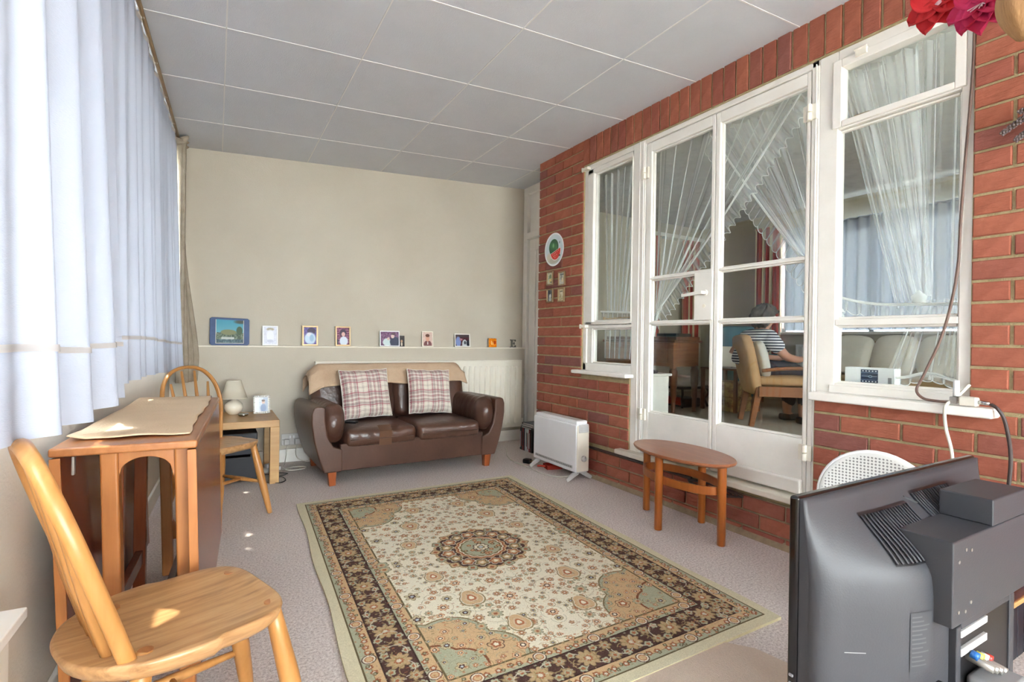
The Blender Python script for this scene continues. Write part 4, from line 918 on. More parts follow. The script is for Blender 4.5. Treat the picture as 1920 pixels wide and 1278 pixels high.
# ------------------------------------------------------------------ oval stool table
t = thing('oval_table', 'small oval teak table with four straight legs by the glazed doors', 'table', (2.094, 1.867, 0), math.radians(-6.5))
HT = .39
el = lambda a, b, n=48: [(a*math.cos(2*PI*k/n), b*math.sin(2*PI*k/n)) for k in range(n)]
rings = [(.165, .305, HT-.020), (.178, .318, HT-.014), (.182, .322, HT-.006), (.178, .318, HT), (.05, .09, HT)]
m = MB(); m._a([(x, y, z) for a, b, z in rings for x, y in el(a, b)], [(i*48+k, i*48+(k+1) % 48, (i+1)*48+(k+1) % 48, (i+1)*48+k) for i in range(4) for k in range(48)]+[tuple(range(48))[::-1], tuple(4*48+k for k in range(48))])
part('top', m, M['teak'], t, smooth=False, bevel=.001)
for a, b in ((.142, 0), (-.142, 0), (0, .275), (0, -.275)):
    part('leg', MB().tube([(a, b, 0), (a, b, .004), (a, b, HT-.018)], [.0175, .0195, .0205], 16), M['teakleg'], t, smooth=True, bevel=.001)
m = MB(); o_, i_ = el(.130, .262, 64), el(.118, .250, 64)
vs = [(x, y, z) for z in (.232, .272) for ring in (o_, i_) for x, y in ring]
fs = []
for k in range(64):
    j = (k+1) % 64; fs += [(k, j, 128+j, 128+k), (64+k, 192+k, 192+j, 64+j), (k, 64+k, 64+j, j), (128+k, 128+j, 192+j, 192+k)]
m._a(vs, fs); part('stretcher_ring', m, M['teakleg'], t, bevel=.002)

# ------------------------------------------------------------------ the patterned rug
def rug_image():
    Wd, Hd = 820, 1210; ppm = 600.
    q = np.zeros((Hd, Wd, 3)); Y, X = np.mgrid[0:Hd, 0:Wd]
    ed = np.minimum(np.minimum(X, Wd-1-X), np.minimum(Y, Hd-1-Y))/ppm
    cream, brown, tan, sage, edge, rust, olive = [np.array(c, float) for c in ((234, 226, 204), (88, 64, 58), (208, 176, 136), (176, 176, 150), (216, 208, 178), (166, 106, 76), (132, 116, 84))]
    q[:] = cream
    def fl(mask, c): q[mask] = c
    # corner spandrels with scalloped edge, quarter symmetric
    fx = np.minimum(X, Wd-1-X)/ppm-.235; fy = np.minimum(Y, Hd-1-Y)/ppm-.235
    ang = np.arctan2(fy, fx); rad = np.hypot(fx*1.05, fy*.9); sc = .255+.034*np.abs(np.sin(ang*4.0+.4))
    sp = (rad < sc) & (ed > .235); fl(sp, tan); fl((np.abs(rad-sc) < .007) & (ed > .235), sage); fl((np.abs(rad-sc-.008) < .003) & (ed > .235), olive)
    fl((rad < .13+.02*np.abs(np.sin(ang*3))) & (ed > .235), sage); fl((np.abs(rad-.135-.02*np.abs(np.sin(ang*3))) < .004) & (ed > .235), rust*.8)
    # borders from the edge inwards
    fl(ed < .235, sage); fl((ed < .235) & (ed > .205), tan); fl((ed >= .090) & (ed <= .19), brown)
    fl((ed > .038) & (ed < .062), sage); fl((ed >= .062) & (ed < .090), tan); fl(ed <= .038, edge)
    for e_, w_, c in ((.038, .0025, olive*.8), (.090, .002, brown*.8), (.19, .002, brown*.8), (.2375, .0035, olive*.85), (.062, .0012, olive)): fl(np.abs(ed-e_) < w_, c)
    def stamp(cx, cy, R, n, cols, rot=0, sq=1.0, amp=.3):
        x0, x1, y0, y1 = int(max(0, cx-R-2)), int(min(Wd, cx+R+3)), int(max(0, cy-R-2)), int(min(Hd, cy+R+3))
        if x1 <= x0 or y1 <= y0: return
        yy, xx = np.mgrid[y0:y1, x0:x1]; dx, dy = xx-cx, (yy-cy)*sq; r = np.hypot(dx, dy); th = np.arctan2(dy, dx)+rot
        sub = q[y0:y1, x0:x1]
        for f, c in cols:
            k = r < R*f*(1-amp+amp*np.abs(np.cos(th*n/2))); sub[k] = c
    def curl(cx, cy, R, a0, a1, c, w=1.6):
        for a in np.linspace(a0, a1, int(R*1.4)+6):
            x, y = int(cx+R*math.cos(a)), int(cy+R*math.sin(a))
            if 2 < x < Wd-4 and 2 < y < Hd-4: q[y:y+int(w), x:x+int(w)] = c
    r = np.random.default_rng(21)
    kinds = [[(1, brown), (.9, tan), (.6, rust), (.3, cream)], [(1, olive), (.88, sage), (.55, tan), (.28, rust)], [(1, rust), (.85, np.array([226, 190, 150.])), (.5, brown), (.3, cream)], [(1, olive), (.9, np.array([200, 186, 150.])), (.5, brown), (.25, np.array([190, 200, 205.]))]]
    pts = []
    # field flowers: place in one quarter and mirror
    tries = 0
    while len(pts) < 150 and tries < 9000:
        tries += 1; x, y = r.uniform(.24, Wd/2/ppm), r.uniform(.24, Hd/2/ppm); R = r.choice([.011, .016, .022, .030], p=[.4, .3, .2, .1])
        dm = math.hypot((x-Wd/2/ppm)/.24, (y-Hd/2/ppm)/.24)
        if dm < 1.05: continue
        if all(math.hypot(x-a, y-b) > R+c+.002 for a, b, c in pts): pts.append((x, y, R))
    for x, y, R in pts:
        kd = kinds[r.integers(4)]; n = int(r.choice([5, 6, 8])); rt = r.uniform(0, 3); am = r.uniform(.2, .5); a0 = r.uniform(0, 6); cc = r.choice([0, 1, 2]); 
        for mx in (0, 1):
            for my in (0, 1):
                px = x*ppm if not mx else Wd-1-x*ppm; py = y*ppm if not my else Hd-1-y*ppm
                aa = a0 if not mx else PI-a0; aa = aa if not my else -aa
                curl(px, py, R*ppm*1.7, aa, aa+2.2*(1 if mx == my else -1), [olive, sage*.85, tan*.85][cc])
                stamp(px, py, R*ppm, n, kd, rt if not mx else -rt, 1.0, am)
    # arabesque palmettes
    for x, y, s in ((.47, .62, 1), (.40, .84, .8), (.55, .40, .9)):
        for mx in (0, 1):
            for my in (0, 1):
                px = x*ppm if not mx else Wd-1-x*ppm; py = y*ppm if not my else Hd-1-y*ppm
                stamp(px, py, 30*s, 3, [(1, olive*1.15), (.9, cream*.97), (.82, tan*1.02), (.5, np.array([214, 190, 156.])), (.36, rust*1.1), (.2, cream)], PI/2 if my else -PI/2, .75, .22)
    # central medallion
    cx, cy = Wd/2, Hd/2; dx, dy = (X-cx)/ppm, (Y-cy)/ppm; R = np.hypot(dx, dy); th = np.arctan2(dy, dx)
    pet = np.abs(np.cos(th*8)); fl(R < .185+.030*pet, tan*.95); fl(R < .178+.024*pet, brown)
    for k in range(16):
        a = 2*PI*k/16; stamp(cx+.155*ppm*math.cos(a), cy+.155*ppm*math.sin(a), 21, 5, [(1, cream*.85), (.85, olive if k % 2 else rust), (.55, tan), (.3, cream)], a, 1, .3)
        stamp(cx+.205*ppm*math.cos(a+.196), cy+.205*ppm*math.sin(a+.196), 16, 4, [(1, olive), (.8, sage if k % 2 else tan), (.4, rust)], a, 1, .25)
    sc8 = np.abs(np.cos(th*8)); fl(R < .112+.008*sc8, tan); fl(R < .106+.008*sc8, rust); fl(R < .098+.006*sc8, cream); fl(R < .092+.006*sc8, olive); fl(R < .088, sage)
    for k in range(24):
        a, rr = r.uniform(0, 6.28), r.uniform(.035, .08); stamp(cx+rr*ppm*math.cos(a), cy+rr*ppm*math.sin(a), 7, 5, [(1, rust if k % 3 else olive*.8), (.5, tan)], a)
    stamp(cx, cy, 24, 8, [(1, brown), (.85, cream), (.5, olive), (.3, np.array([196, 204, 206.]))])
    # borders: rosettes in the guards, palmettes in the main band
    def along(off, step, fn):
        for side in range(4):
            L = (Wd if side < 2 else Hd)/ppm-2*off; nn = max(2, int(round(L/step)))
            for k in range(nn+1):
                s = off+L*k/nn
                px, py = {0: (s, off), 1: (s, Hd/ppm-off), 2: (off, s), 3: (Wd/ppm-off, s)}[side]
                fn(px*ppm, py*ppm, k, side)
    def main(px, py, k, side):
        nx, ny = (0, 1) if side < 2 else (1, 0); tx, ty = ny, nx
        if k % 2 == 0: stamp(px, py, 24, 9, [(1, olive*1.1), (.92, tan*.9), (.62, np.array([186, 164, 124.])), (.40, rust), (.22, cream*.9)], k, 1, .34)
        else:
            for s in (-1, 1): stamp(px+nx*s*16+tx*r.uniform(-6, 6), py+ny*s*16+ty*r.uniform(-6, 6), 14, 6, [(1, olive), (.85, tan*.85), (.5, sage), (.3, rust)], k, 1, .4)
        for s in (-1, 1):
            stamp(px+tx*25+nx*s*20, py+ty*25+ny*s*20, 9, 5, [(1, sage), (.5, rust)], k)
            curl(px+tx*24, py+ty*24, 22, k, k+2.4, cream*.86, 2); curl(px-tx*20+nx*s*8, py-ty*20+ny*s*8, 15, k+2, k+4.6, olive*1.2, 2)
    along(.140, .082, main)
    def guard(px, py, k, side):
        if k % 6 == 3: stamp(px, py, 13, 1, [(1, brown), (.86, cream*.95), (.62, rust), (.5, tan)], 0, 1, .02)
        else:
            stamp(px+r.uniform(-4, 4), py+r.uniform(-4, 4), 7, 5, [(1, rust*.95), (.5, cream*.9)], k); stamp(px+r.uniform(-9, 9), py+r.uniform(-9, 9), 4.5, 4, [(1, olive*.8), (.5, sage)], k)
    along(.064, .034, guard); along(.212, .034, guard)
    # small scattered sprigs, leaves and flecks break up every ground
    for k in range(5200):
        x, y = r.integers(26, Wd-26), r.integers(26, Hd-26); e_ = ed[y, x]; w_, h_ = r.integers(2, 7), r.integers(2, 5)
        if e_ < .04: continue
        onb = .092 < e_ < .188
        c = [tan*.95, sage, cream*.86, rust*1.05, olive*1.25][r.integers(5)] if onb else [tan, sage*.95, rust*1.1, olive*1.1, np.array([176, 140, 120.])][r.integers(5)]
        if not onb and e_ > .24 and r.random() < .35: continue
        q[y:y+h_, x:x+w_] = q[y:y+h_, x:x+w_]*.35+c*.65
    q += r.normal(0, 8, (Hd, Wd, 1)); return q
rug_m = image_mat('rug_pile', rug_image(), 1.0, .35, .05)
A, B, C_, D = (.408, 3.108), (1.785, 3.10), (1.697, 1.065), (.312, 1.06)
def rugtop(u, v):
    x = lerp(lerp(D[0], C_[0], u), lerp(A[0], B[0], u), v); y = lerp(lerp(D[1], C_[1], u), lerp(A[1], B[1], u), v)
    e = .005*math.sin(v*17+1) if u < .01 else (.005*math.sin(v*21) if u > .99 else 0)
    return Vector((x+e, y, .009+.0012*math.sin(x*7+y*3)))
m = MB().grid(rugtop, 40, 60, uv=True); nf = len(m.f)
P = [rugtop(i/40, 0) for i in range(41)]+[rugtop(1, j/60) for j in range(1, 61)]+[rugtop(1-i/40, 1) for i in range(1, 41)]+[rugtop(0, 1-j/60) for j in range(1, 60)]
n_ = len(P); m._a(P+[Vector((p.x, p.y, .0005)) for p in P], [(k, (k+1) % n_, n_+(k+1) % n_, n_+k) for k in range(n_)])
o = part('patterned_rug', m, [rug_m, plain('rug_binding', (206, 196, 160), 1, (190, 178, 140), 60)], None, smooth=False, fmat={k: 1 for k in range(nf, nf+n_)})
tag(o, 'large cream and brown floral medallion rug in the middle of the carpet', 'rug')
o = part('plain_mat', MB().prism([(.5, .55), (1.36, .50), (1.48, .90), (1.46, 1.0), (1.40, 1.07), (1.30, 1.10), (.5, 1.12)], .0005, .005), M['carpetmat'], None, bevel=.002)
tag(o, 'plain pinkish beige mat on the carpet beside the television', 'mat')

# ------------------------------------------------------------------ television seen from behind
t = thing('television', 'black flat television seen from behind with vents and a mount plate', 'television', (.975, .60, 0))
TW, Z0, Z1 = .815, .165, .652
part('bezel', MB().box(0, TW, -.019, 0, Z0, Z1), M['gloss'], t, bevel=.006, seg=3)
part('screen', MB().box(.03, TW-.03, 0, .002, Z0+.06, Z1-.03), M['gloss'], t)
def depth(x, z):
    fx = sst(-.05, .22, x)*sst(-.05, .22, TW-x); fz = sst(-.01, .15, Z1-z)
    return .024+.022*sst(0, .03, min(x, TW-x))*sst(0, .2, Z1-z)+.105*fx*fz
def shell(u, v):
    x = lerp(.006, TW-.006, u); z = lerp(Z0+.004, Z1-.004, v); return Vector((x, -depth(x, z), z))
m = MB().grid(shell, 60, 40)
part('rear_shell', m, M['tv'], t, smooth=True, solid=.003)
ed = MB()
for u in (0, 1): ed.grid(lambda a, b, u=u: Vector((shell(u, b).x, lerp(-.018, shell(u, b).y, a), shell(u, b).z)), 1, 40)
for v in (0, 1): ed.grid(lambda a, b, v=v: Vector((shell(b, v).x, lerp(-.018, shell(b, v).y, a), shell(b, v).z)), 1, 60)
part('shell_edge', ed, M['tv'], t, smooth=True)
for gx0, gx1, gz0, gz1, sk in ((.150, .325, .532, .606, .0), (.375, .55, .548, .618, .0)):
    nS = 16
    for k in range(nS+1):
        x = lerp(gx0, gx1, k/nS); P = [(x, -depth(x, z)-.0054, z) for z in np.linspace(gz0, gz1, 8)]
        part('vent_slat', MB().tube(P, .0024, 6), M['midgrey'] if False else M['tv'], t, smooth=True)
    m = MB().grid(lambda u, v: Vector((lerp(gx0-.004, gx1+.004, u), -depth(lerp(gx0-.004, gx1+.004, u), lerp(gz0-.004, gz1+.004, v))-.0034, lerp(gz0-.004, gz1+.004, v))), 16, 8)
    part('vent_back', m, M['black'], t, smooth=True)
part('mount_plate', MB().box(.222, .595, -.182, -.09, .418, .580).box(.405, .595, -.182, -.09, .580, .634), M['tv'], t, bevel=.003)
for x, z in ((.245, .540), (.245, .445), (.30, .553), (.30, .452), (.275, .558), (.275, .44)): part('screw', MB().lathe([(.0035, -.1835), (.0035, -.1815)], 8, (x, 0, z), 'y'), M['silver'], t)
part('top_slot', MB().bar((.34, -depth(.34, .615)-.001, .612), (.37, -depth(.37, .60)-.001, .598), .004, .010), M['black'], t)
part('connector_bay', MB().box(.30, .56, -.162, -.10, .235, .385), M['black'], t)
part('connector_rail', MB().box(.305, .43, -.168, -.158, .335, .350).box(.305, .43, -.168, -.158, .372, .386), M['greyplastic'], t, bevel=.001)
for k, c in enumerate(((40, 110, 190), (230, 220, 90), (230, 230, 230), (200, 60, 50))):
    part('connector', MB().tube([(.345+k*.022, -.160, .325-k*.008), (.345+k*.022, -.205, .318-k*.008)], .0075, 10), M['silver'], t, smooth=True)
    part('connector_tip', MB().tube([(.345+k*.022, -.170, .332-k*.008), (.345+k*.022, -.182, .330-k*.008)], .0085, 10), plain('tip_%d' % k, c, .4), t, smooth=True)
part('bay_frame', MB().box(.29, .31, -.166, -.09, .20, .395).box(.56, .585, -.166, -.09, .20, .40).box(.31, .56, -.166, -.09, .386, .402), M['tv'], t, bevel=.003)
part('scart_plug', MB().box(.33, .43, -.235, -.165, .245, .295), M['midgrey'], t, bevel=.01)
part('power_plug', MB().box(.205, .255, -.200, -.13, .262, .300), M['black'], t, bevel=.008)
for k in range(4): part('plug_rib', MB().box(.210, .250, -.203-.001*k, -.196, .266+k*.008, .270+k*.008), M['greyplastic'], t)
lab = np.ones((120, 90, 3))*np.array([66, 67, 71.]); lr = np.random.default_rng(3)
for k in range(12): lab[8+k*9:11+k*9, 6:int(40+lr.uniform(0, 44))] = (84, 86, 89)
def lq(u, v): x = lerp(.160, .214, u); z = lerp(.335, .445, v); return Vector((x, -depth(x, z)-.0028, z))
part('rating_label', MB().grid(lq, 6, 6, uv=True), image_mat('rating_label', lab, .5), t, smooth=True)
part('scratch', MB().bar((.05, -depth(.05, .372)-.0022, .372), (.085, -depth(.085, .372)-.0022, .371), .0008, .0015), M['midgrey'], t)
part('stand_neck', MB().box(.33, .48, -.06, -.01, .03, Z0+.02), M['black'], t, bevel=.006)
part('stand_foot', MB().prism([(.18, -.17), (.63, -.17), (.66, 0), (.63, .12), (.18, .12), (.15, 0)], .005, .03), M['gloss'], t, bevel=.005)
for k in range(4): part('side_button', MB().box(-.003, .001, -.014, -.006, .255+k*.016, .260+k*.016), M['midgrey'], t, bevel=.001)

# black slatted bench, perforated chair behind the television
t = thing('slatted_bench', 'low black boarded storage bench with a pale wooden top edge by the television', 'bench', (1.815, .585, 0))
part('carcass', MB().box(0, .466, .006, .16, .0, .178), M['black'], t)
for k in range(9): part('board', MB().box(.003+k*.0515, .0505+k*.0515, -.002, .010, .004, .172), M['jet'], t, bevel=.002)
part('top_board', MB().box(-.008, .472, -.012, .168, .178, .196), M['dkwood'], t, bevel=.003); part('edge_strip', MB().box(-.008, .472, -.017, -.011, .180, .195), M['oak'], t, bevel=.002)
o = part('folded_cloth', MB().grid(lambda u, v: Vector((1.90+.36*u, .60+.13*v, .198+.04*math.sin(u*PI)*(.7+.3*math.sin(v*9)))), 16, 10), stripes('blue_print', (50, 84, 150), (180, 192, 214), 26, 'X', (90, 110, 160)), None, smooth=True, solid=.006); tag(o, 'blue patterned cloth folded on the black boarded bench', 'cloth')
t = thing('perforated_chair', 'small white chair with a round perforated back behind the television', 'chair', (2.02, .955, 0), math.radians(12))
m = MB(); m.lathe([(0, -.004), (.17, -.004), (.185, -.010), (.192, -.004), (.192, .004), (.185, .008), (.17, .004), (0, .004)], 40, (.11, 0, .36), 'x'); part('backrest', m, M['perf'], t, smooth=True)
part('back_rim', MB().tube([(.11, .19*math.cos(2*PI*k/40), .36+.19*math.sin(2*PI*k/40)) for k in range(40)], .008, 8, closed=True), M['white'], t, smooth=True)
part('seat', MB().lathe([(0, .21), (.15, .21), (.16, .222), (.15, .232), (0, .228)], 32, (-.02, 0, 0)), M['white'], t, smooth=True)
for a, b in ((.09, .10), (.09, -.10), (-.12, .10), (-.12, -.10)): part('leg', MB().tube([(a, b, .22), (a*1.1, b*1.15, 0)], .008, 8), M['white'], t, smooth=True)

# ------------------------------------------------------------------ leads around the right window and under the doors
XC = XB-.012
wire('aerial_cable', 'brown aerial cable running down the right window frame to the sill', [(XC+.016, .772, 2.36), (XC+.016, .768, 2.16), (XC+.016, .770, 1.92), (XC+.010, .785, 1.62), (XC, .792, 1.40), (XC-.004, .800, 1.20), (XC-.008, .835, 1.00), (XC-.02, .888, .84), (XC-.03, .905, .785), (XC-.04, .880, .757), (XC-.048, .835, .752), (XC-.045, .800, .753)], .0048, M['brownwire'])
t = thing('aerial_splitter', 'cream aerial splitter block lying on the right window sill', 'splitter', (XC-.040, .745, .744), 0)
part('body', MB().box(-.016, .016, -.022, .028, 0, .032), M['whitewire'], t, bevel=.006)
part('plug', MB().tube([(0, -.02, .016), (0, -.052, .014)], .0065, 8), M['chrome'], t, smooth=True)
part('plug', MB().tube([(0, .026, .012), (0, .058, .010)], .0065, 8), M['chrome'], t, smooth=True)
part('white_cap', MB().tube([(.004, .040, .03), (.004, .040, .085)], .009, 10), M['white'], t, smooth=True)
part('clip', MB().box(-.008, .012, .034, .056, .004, .028), M['silver'], t, bevel=.003)
wire('white_flex', 'white flex hanging from the splitter down behind the television', [(XC+.004, .762, .815), (XC-.02, .785, .775), (XC-.045, .802, .752), (XC-.062, .808, .725), (XC-.055, .806, .66), (XC-.04, .792, .56), (XC-.05, .79, .40), (XC-.05, .775, .15), (XC-.06, .74, .012), (XC-.16, .74, .008)], .0055, M['whitewire'])
wire('black_flex', 'dark flex curving from the splitter over the sill end', [(XC-.040, .690, .756), (XC-.045, .670, .742), (XC-.035, .655, .70), (XC-.02, .645, .60), (XC-.02, .648, .50), (XC-.03, .660, .36), (XC-.03, .665, .15), (XC-.06, .69, .012), (XC-.18, .70, .008)], .0058, M['darkwire'])
wire('skirting_pipe', 'dark pipe running along the brick footing below the doors', [(XB-.028, 3.3, .215), (XB-.028, 2.7, .212), (XB-.028, 2.2, .208), (XB-.028, 1.95, .206)], .009, M['darkwire'], 'pipe')
t = thing('cable_coil', 'coiled dark cable tucked under the white door sill', 'cable', (XB-.030, 1.80, .185))
for k in range(4):
    a, b = .17-.012*k, .016+.003*k
    part('loop', MB().tube([(.002*k-.004*math.sin(q), a*math.cos(q)+.01*k, b*math.sin(q)-.004*k+.006) for q in [2*PI*i/32 for i in range(32)]], .0045, 6, closed=True), M['darkwire'], t, smooth=True)

# ------------------------------------------------------------------ dried flowers hanging at the top right, lavender on the bricks
def petal(c, d, up, L, w, cup, n=7):
    d = Vector(d).normalized(); up = Vector(up); s = d.cross(up).normalized(); nn = s.cross(d)
    def f(u, v):
        a = (2*u-1); wid = w*math.sin(PI*min(1, .12+v*.86))**.7
        return Vector(c)+d*(L*v)+s*(a*wid)+nn*(cup*(a*a*.6-v*v*.9)+.004*math.sin(a*9+v*5))
    return MB().grid(f, n, n)
FX = Vector((1.80, .585, 1.885))
t = thing('silk_flower', 'pink silk flower hanging in front of the window top at upper right', 'flower', FX)
r = random.Random(4)
for k in range(7):
    a = 2*PI*k/7+.3; el_ = 0
    d = Vector((-.2+.1*math.sin(a), .8*math.cos(a), .75*math.sin(a)-.35)); L = .072+.018*r.random()
    part('petal', petal((0, 0, 0), d, (-1, .1*math.cos(a), .2), L, .034+.008*r.random(), .030), M['pink'] if k % 3 else M['pink'], t, smooth=True, solid=.0015)
for k in range(7): part('stamen', MB().tube([(0, 0, 0), (-.045, -.02+.006*k, -.028-.003*(k % 3))], .0016, 5), M['stamen'], t, smooth=True)
t = thing('silk_flower', 'red silk flower at the top edge beside the pink one', 'flower', (1.85, .70, 1.965))
for k in range(6):
    a = 2*PI*k/6; d = Vector((-.25, .9*math.cos(a), .7*math.sin(a)-.25))
    part('petal', petal((0, 0, 0), d, (-1, 0, .2), .08, .040, .026), M['crimson'], t, smooth=True, solid=.0015)
part('centre', MB().lathe([(0, -.014), (.012, 0), (0, .014)], 10), M['stamen'], t, smooth=True)
t = thing('dried_gourd', 'tan dried husk hanging beside the pink flower at upper right', 'dried plant', (1.70, .455, 1.80), 0)
def husk(u, v):
    a = 2*PI*u; rr = .072*math.sin(PI*min(1, .10+.86*v))**.7*(1+.05*math.sin(a*7+v*3)); return Vector((rr*math.cos(a), rr*math.sin(a)*.9, -.09+.20*v+.03*math.cos(a)))
part('husk', MB().grid(husk, 36, 16), M['straw'], t, smooth=True, solid=.003)
part('hollow', MB().lathe([(0, -.055), (.030, -.06), (.040, -.075)], 20), M['dkwood'], t, smooth=True)
part('fibre', MB().tube([(-.05, .06, .13), (-.03, .03, .0), (-.01, -.04, -.10)], .010, 6), M['straw'], t, smooth=True)
part('stalk', MB().tube([(0, 0, .10), (.05, .05, .35), (.06, .06, .555)], .006, 6), M['stem'], t, smooth=True)
t = thing('lavender_bunch', 'small bunch of dried lavender sprigs fixed to the bricks at right', 'dried plant', (XB-.03, .585, 1.70))
def sprig(p, q):
    p, q = Vector(p), Vector(q); m = MB().tube([p, q], .0016, 5); c = MB()
    for k in range(16):
        f = k/15; b = p.lerp(q, .35+.65*f)
        for j in range(3):
            a = k*1.3+j*2.1; o_ = Vector((math.cos(a), math.sin(a)*.8, math.sin(a)))*.006*(1.2-.5*f); c.lathe([(0, -.005), (.0042, -.001), (.003, .004), (0, .006)], 5, b+o_)
    part('stem', m, M['stem'], t, smooth=True); part('blossom', c, M['lav'], t, smooth=True)
for p, q in (((0, -.02, .03), (-.004, .094, -.042)), ((0, -.03, -.01), (-.004, .060, -.075)), ((0, -.06, .02), (-.004, -.005, -.07)), ((0, -.07, .05), (-.01, .05, .012)), ((0, -.09, .02), (0, -.06, -.07))): sprig(p, q)
part('tie', MB().tube([(0, -.07, .03), (0, -.11, .06)], .012, 8), M['stem'], t, smooth=True)

# ------------------------------------------------------------------ net curtains inside the glazing
XN = XB+.135
def netcloth(t, name, T, Bf, amp, nf, ph=0, sag=0, nu=90, nv=24, mat='net', x0=XN):
    def f(u, v):
        a, b = T(u), Bf(u); s = 1-v; p = (lerp(b[0], a[0], v), lerp(b[1], a[1], v))
        k = amp*(.55+.45*v)*(math.sin(u*nf+ph)+.5*math.sin(u*nf*1.73+ph*2))
        return Vector((x0+k, p[0], p[1]-sag*math.sin(PI*v)*(.3+.7*u)))
    part(name, MB().grid(f, nu, nv), M[mat], t, smooth=True); return f
def ruffle(t, P, w, d, wav=26, mat='net_edge'):
    """gathered frill of width w hanging off the line of points P in direction d (y, z)"""
    n = len(P)-1
    def f(u, v):
        s = u*n; i = min(n-1, int(s)); p = P[i].lerp(P[i+1], s-i); k = .012*math.sin(u*wav*2*PI)*(1-v)+.004
        return Vector((p.x-.006+k, p.y+d[0]*w*(1-v)*(1+.10*math.sin(u*wav*2*PI+1)), p.z+d[1]*w*(1-v)*(1+.12*math.sin(u*wav*2*PI+1))))
    part('frill', MB().grid(f, n*8, 5), M['net'], t, smooth=True)
    part('frill_hem', MB().tube([f(i/(n*8), 0) for i in range(n*8+1)], .0018, 5), M[mat], t, smooth=True)
    part('gather', MB().tube([p+Vector((-.008, 0, 0)) for p in P], .006, 6), M[mat], t, smooth=True)
def nthing(label): return thing('tied_net_curtain', label, 'net curtain', (0, 0, 0))
t = nthing('white net curtain tied with a frilled band in the narrow left window')
f1 = netcloth(t, 'net_panel', lambda s: (lerp(2.93, 2.46, s), 2.15), lambda s: (lerp(2.885, 2.66, s**.8), lerp(1.17, 1.13, s)), .016, 44, .3)
netcloth(t, 'tail', lambda s: (lerp(2.90, 2.60, s), 1.10), lambda s: (lerp(2.90, 2.62, s), .83), .014, 34, 1.1, nv=10)
ruffle(t, [Vector((XN-.02, lerp(2.90, 2.46, q), 1.165-.03*q)) for q in [i/16 for i in range(17)]], .075, (0, -1), 9)
t = nthing('white net swag with frilled edge sweeping left behind the left door')
f2 = netcloth(t, 'net_panel', lambda s: (lerp(2.40, 1.47, s), 2.16), lambda s: (2.40+.02*s, lerp(.98, 1.10, s)), .016, 50, .8, .03)
ruffle(t, [f2(1, 1-q) for q in [i/30 for i in range(31)]], .085, (-.62, -.78), 30)
t = nthing('white net swag with frilled edge sweeping right behind the right door')
f3 = netcloth(t, 'net_panel', lambda s: (lerp(1.30, 2.02, s), 2.16), lambda s: (1.30-.02*s, lerp(.98, 1.10, s)), .016, 54, .2, .02, x0=XN+.055)
ruffle(t, [f3(1, 1-q) for q in [i/30 for i in range(31)]], .085, (.62, -.78), 28)
t = nthing('white net curtain gathered in a knot behind the wide right window')
def Br(s): return (lerp(1.02, .90, s**.6), lerp(1.13, 1.16, s)) if s < .62 else (lerp(.965, .80, (s-.62)/.38), 1.12)
netcloth(t, 'net_panel', lambda s: (lerp(1.27, .78, s), 2.16), Br, .016, 48, .9, nu=120)
netcloth(t, 'net_lining', lambda s: (lerp(1.30, .98, s), 2.14), lambda s: (lerp(1.06, .95, s), lerp(1.10, 1.15, s)), .010, 30, .2, .02, x0=XN+.02)
netcloth(t, 'tail', lambda s: (lerp(.985, .80, s), 1.13), lambda s: (lerp(1.09, .79, s), .815), .014, 30, .4, nv=12)
ruffle(t, [Vector((XN-.012, lerp(1.085, .79, q), .83-.012*math.sin(q*9))) for q in [i/16 for i in range(17)]], .03, (0, -1), 8)
ruffle(t, [Vector((XN-.022, lerp(1.26, .78, q), 1.115+.045*(abs(q-.5)*2)**2*(q < .5)-.02*(q-.5)*(q > .5))) for q in [i/20 for i in range(21)]], .055, (0, -1), 9)
part('knot', MB().lathe([(0, -.03), (.022, -.015), (.026, .01), (0, .035)], 12, (XN-.02, .965, 1.135)), M['net_edge'], t, smooth=True)

# white box on the inner sill
struct('sill_inner', MB().box(XB+.078, XB+.20, .77, 1.31, .755, .775), M['paint'], bevel=.004)
n1, n2 = 60, 80; a = np.ones((n1, n2, 3))*np.array([44, 62, 92.])
for k in range(5): a[4:9, 6+k*15:14+k*15] = (232, 234, 240); a[51:56, 6+k*15:14+k*15] = (232, 234, 240)
a[13:15] = (150, 164, 190); a[45:47] = (150, 164, 190); a[29:31, 4:76] = (190, 204, 224); blob(a, .55, .5, .14, .10, (170, 190, 216), .5); blob(a, .55, .5, .08, .05, (44, 62, 92), .3); a[22:24, 6:34] = (96, 116, 150); a[36:38, 40:76] = (96, 116, 150)
t = thing('white_box', 'white carton with a dark blue film-strip label on the inner right window sill', 'box', (XB+.125, 1.135, .775))
part('carton', MB().box(-.025, .03, -.095, .095, 0, .078), M['white'], t, bevel=.002)
part('label', MB().quad((-.0256, .030, .014), (-.0256, -.036, .014), (-.0256, -.036, .070), (-.0256, .030, .070)), image_mat('box_label', a, .5), t)
part('small_print', MB().box(-.0256, -.024, -.086, -.073, .012, .040), M['midgrey'], t)

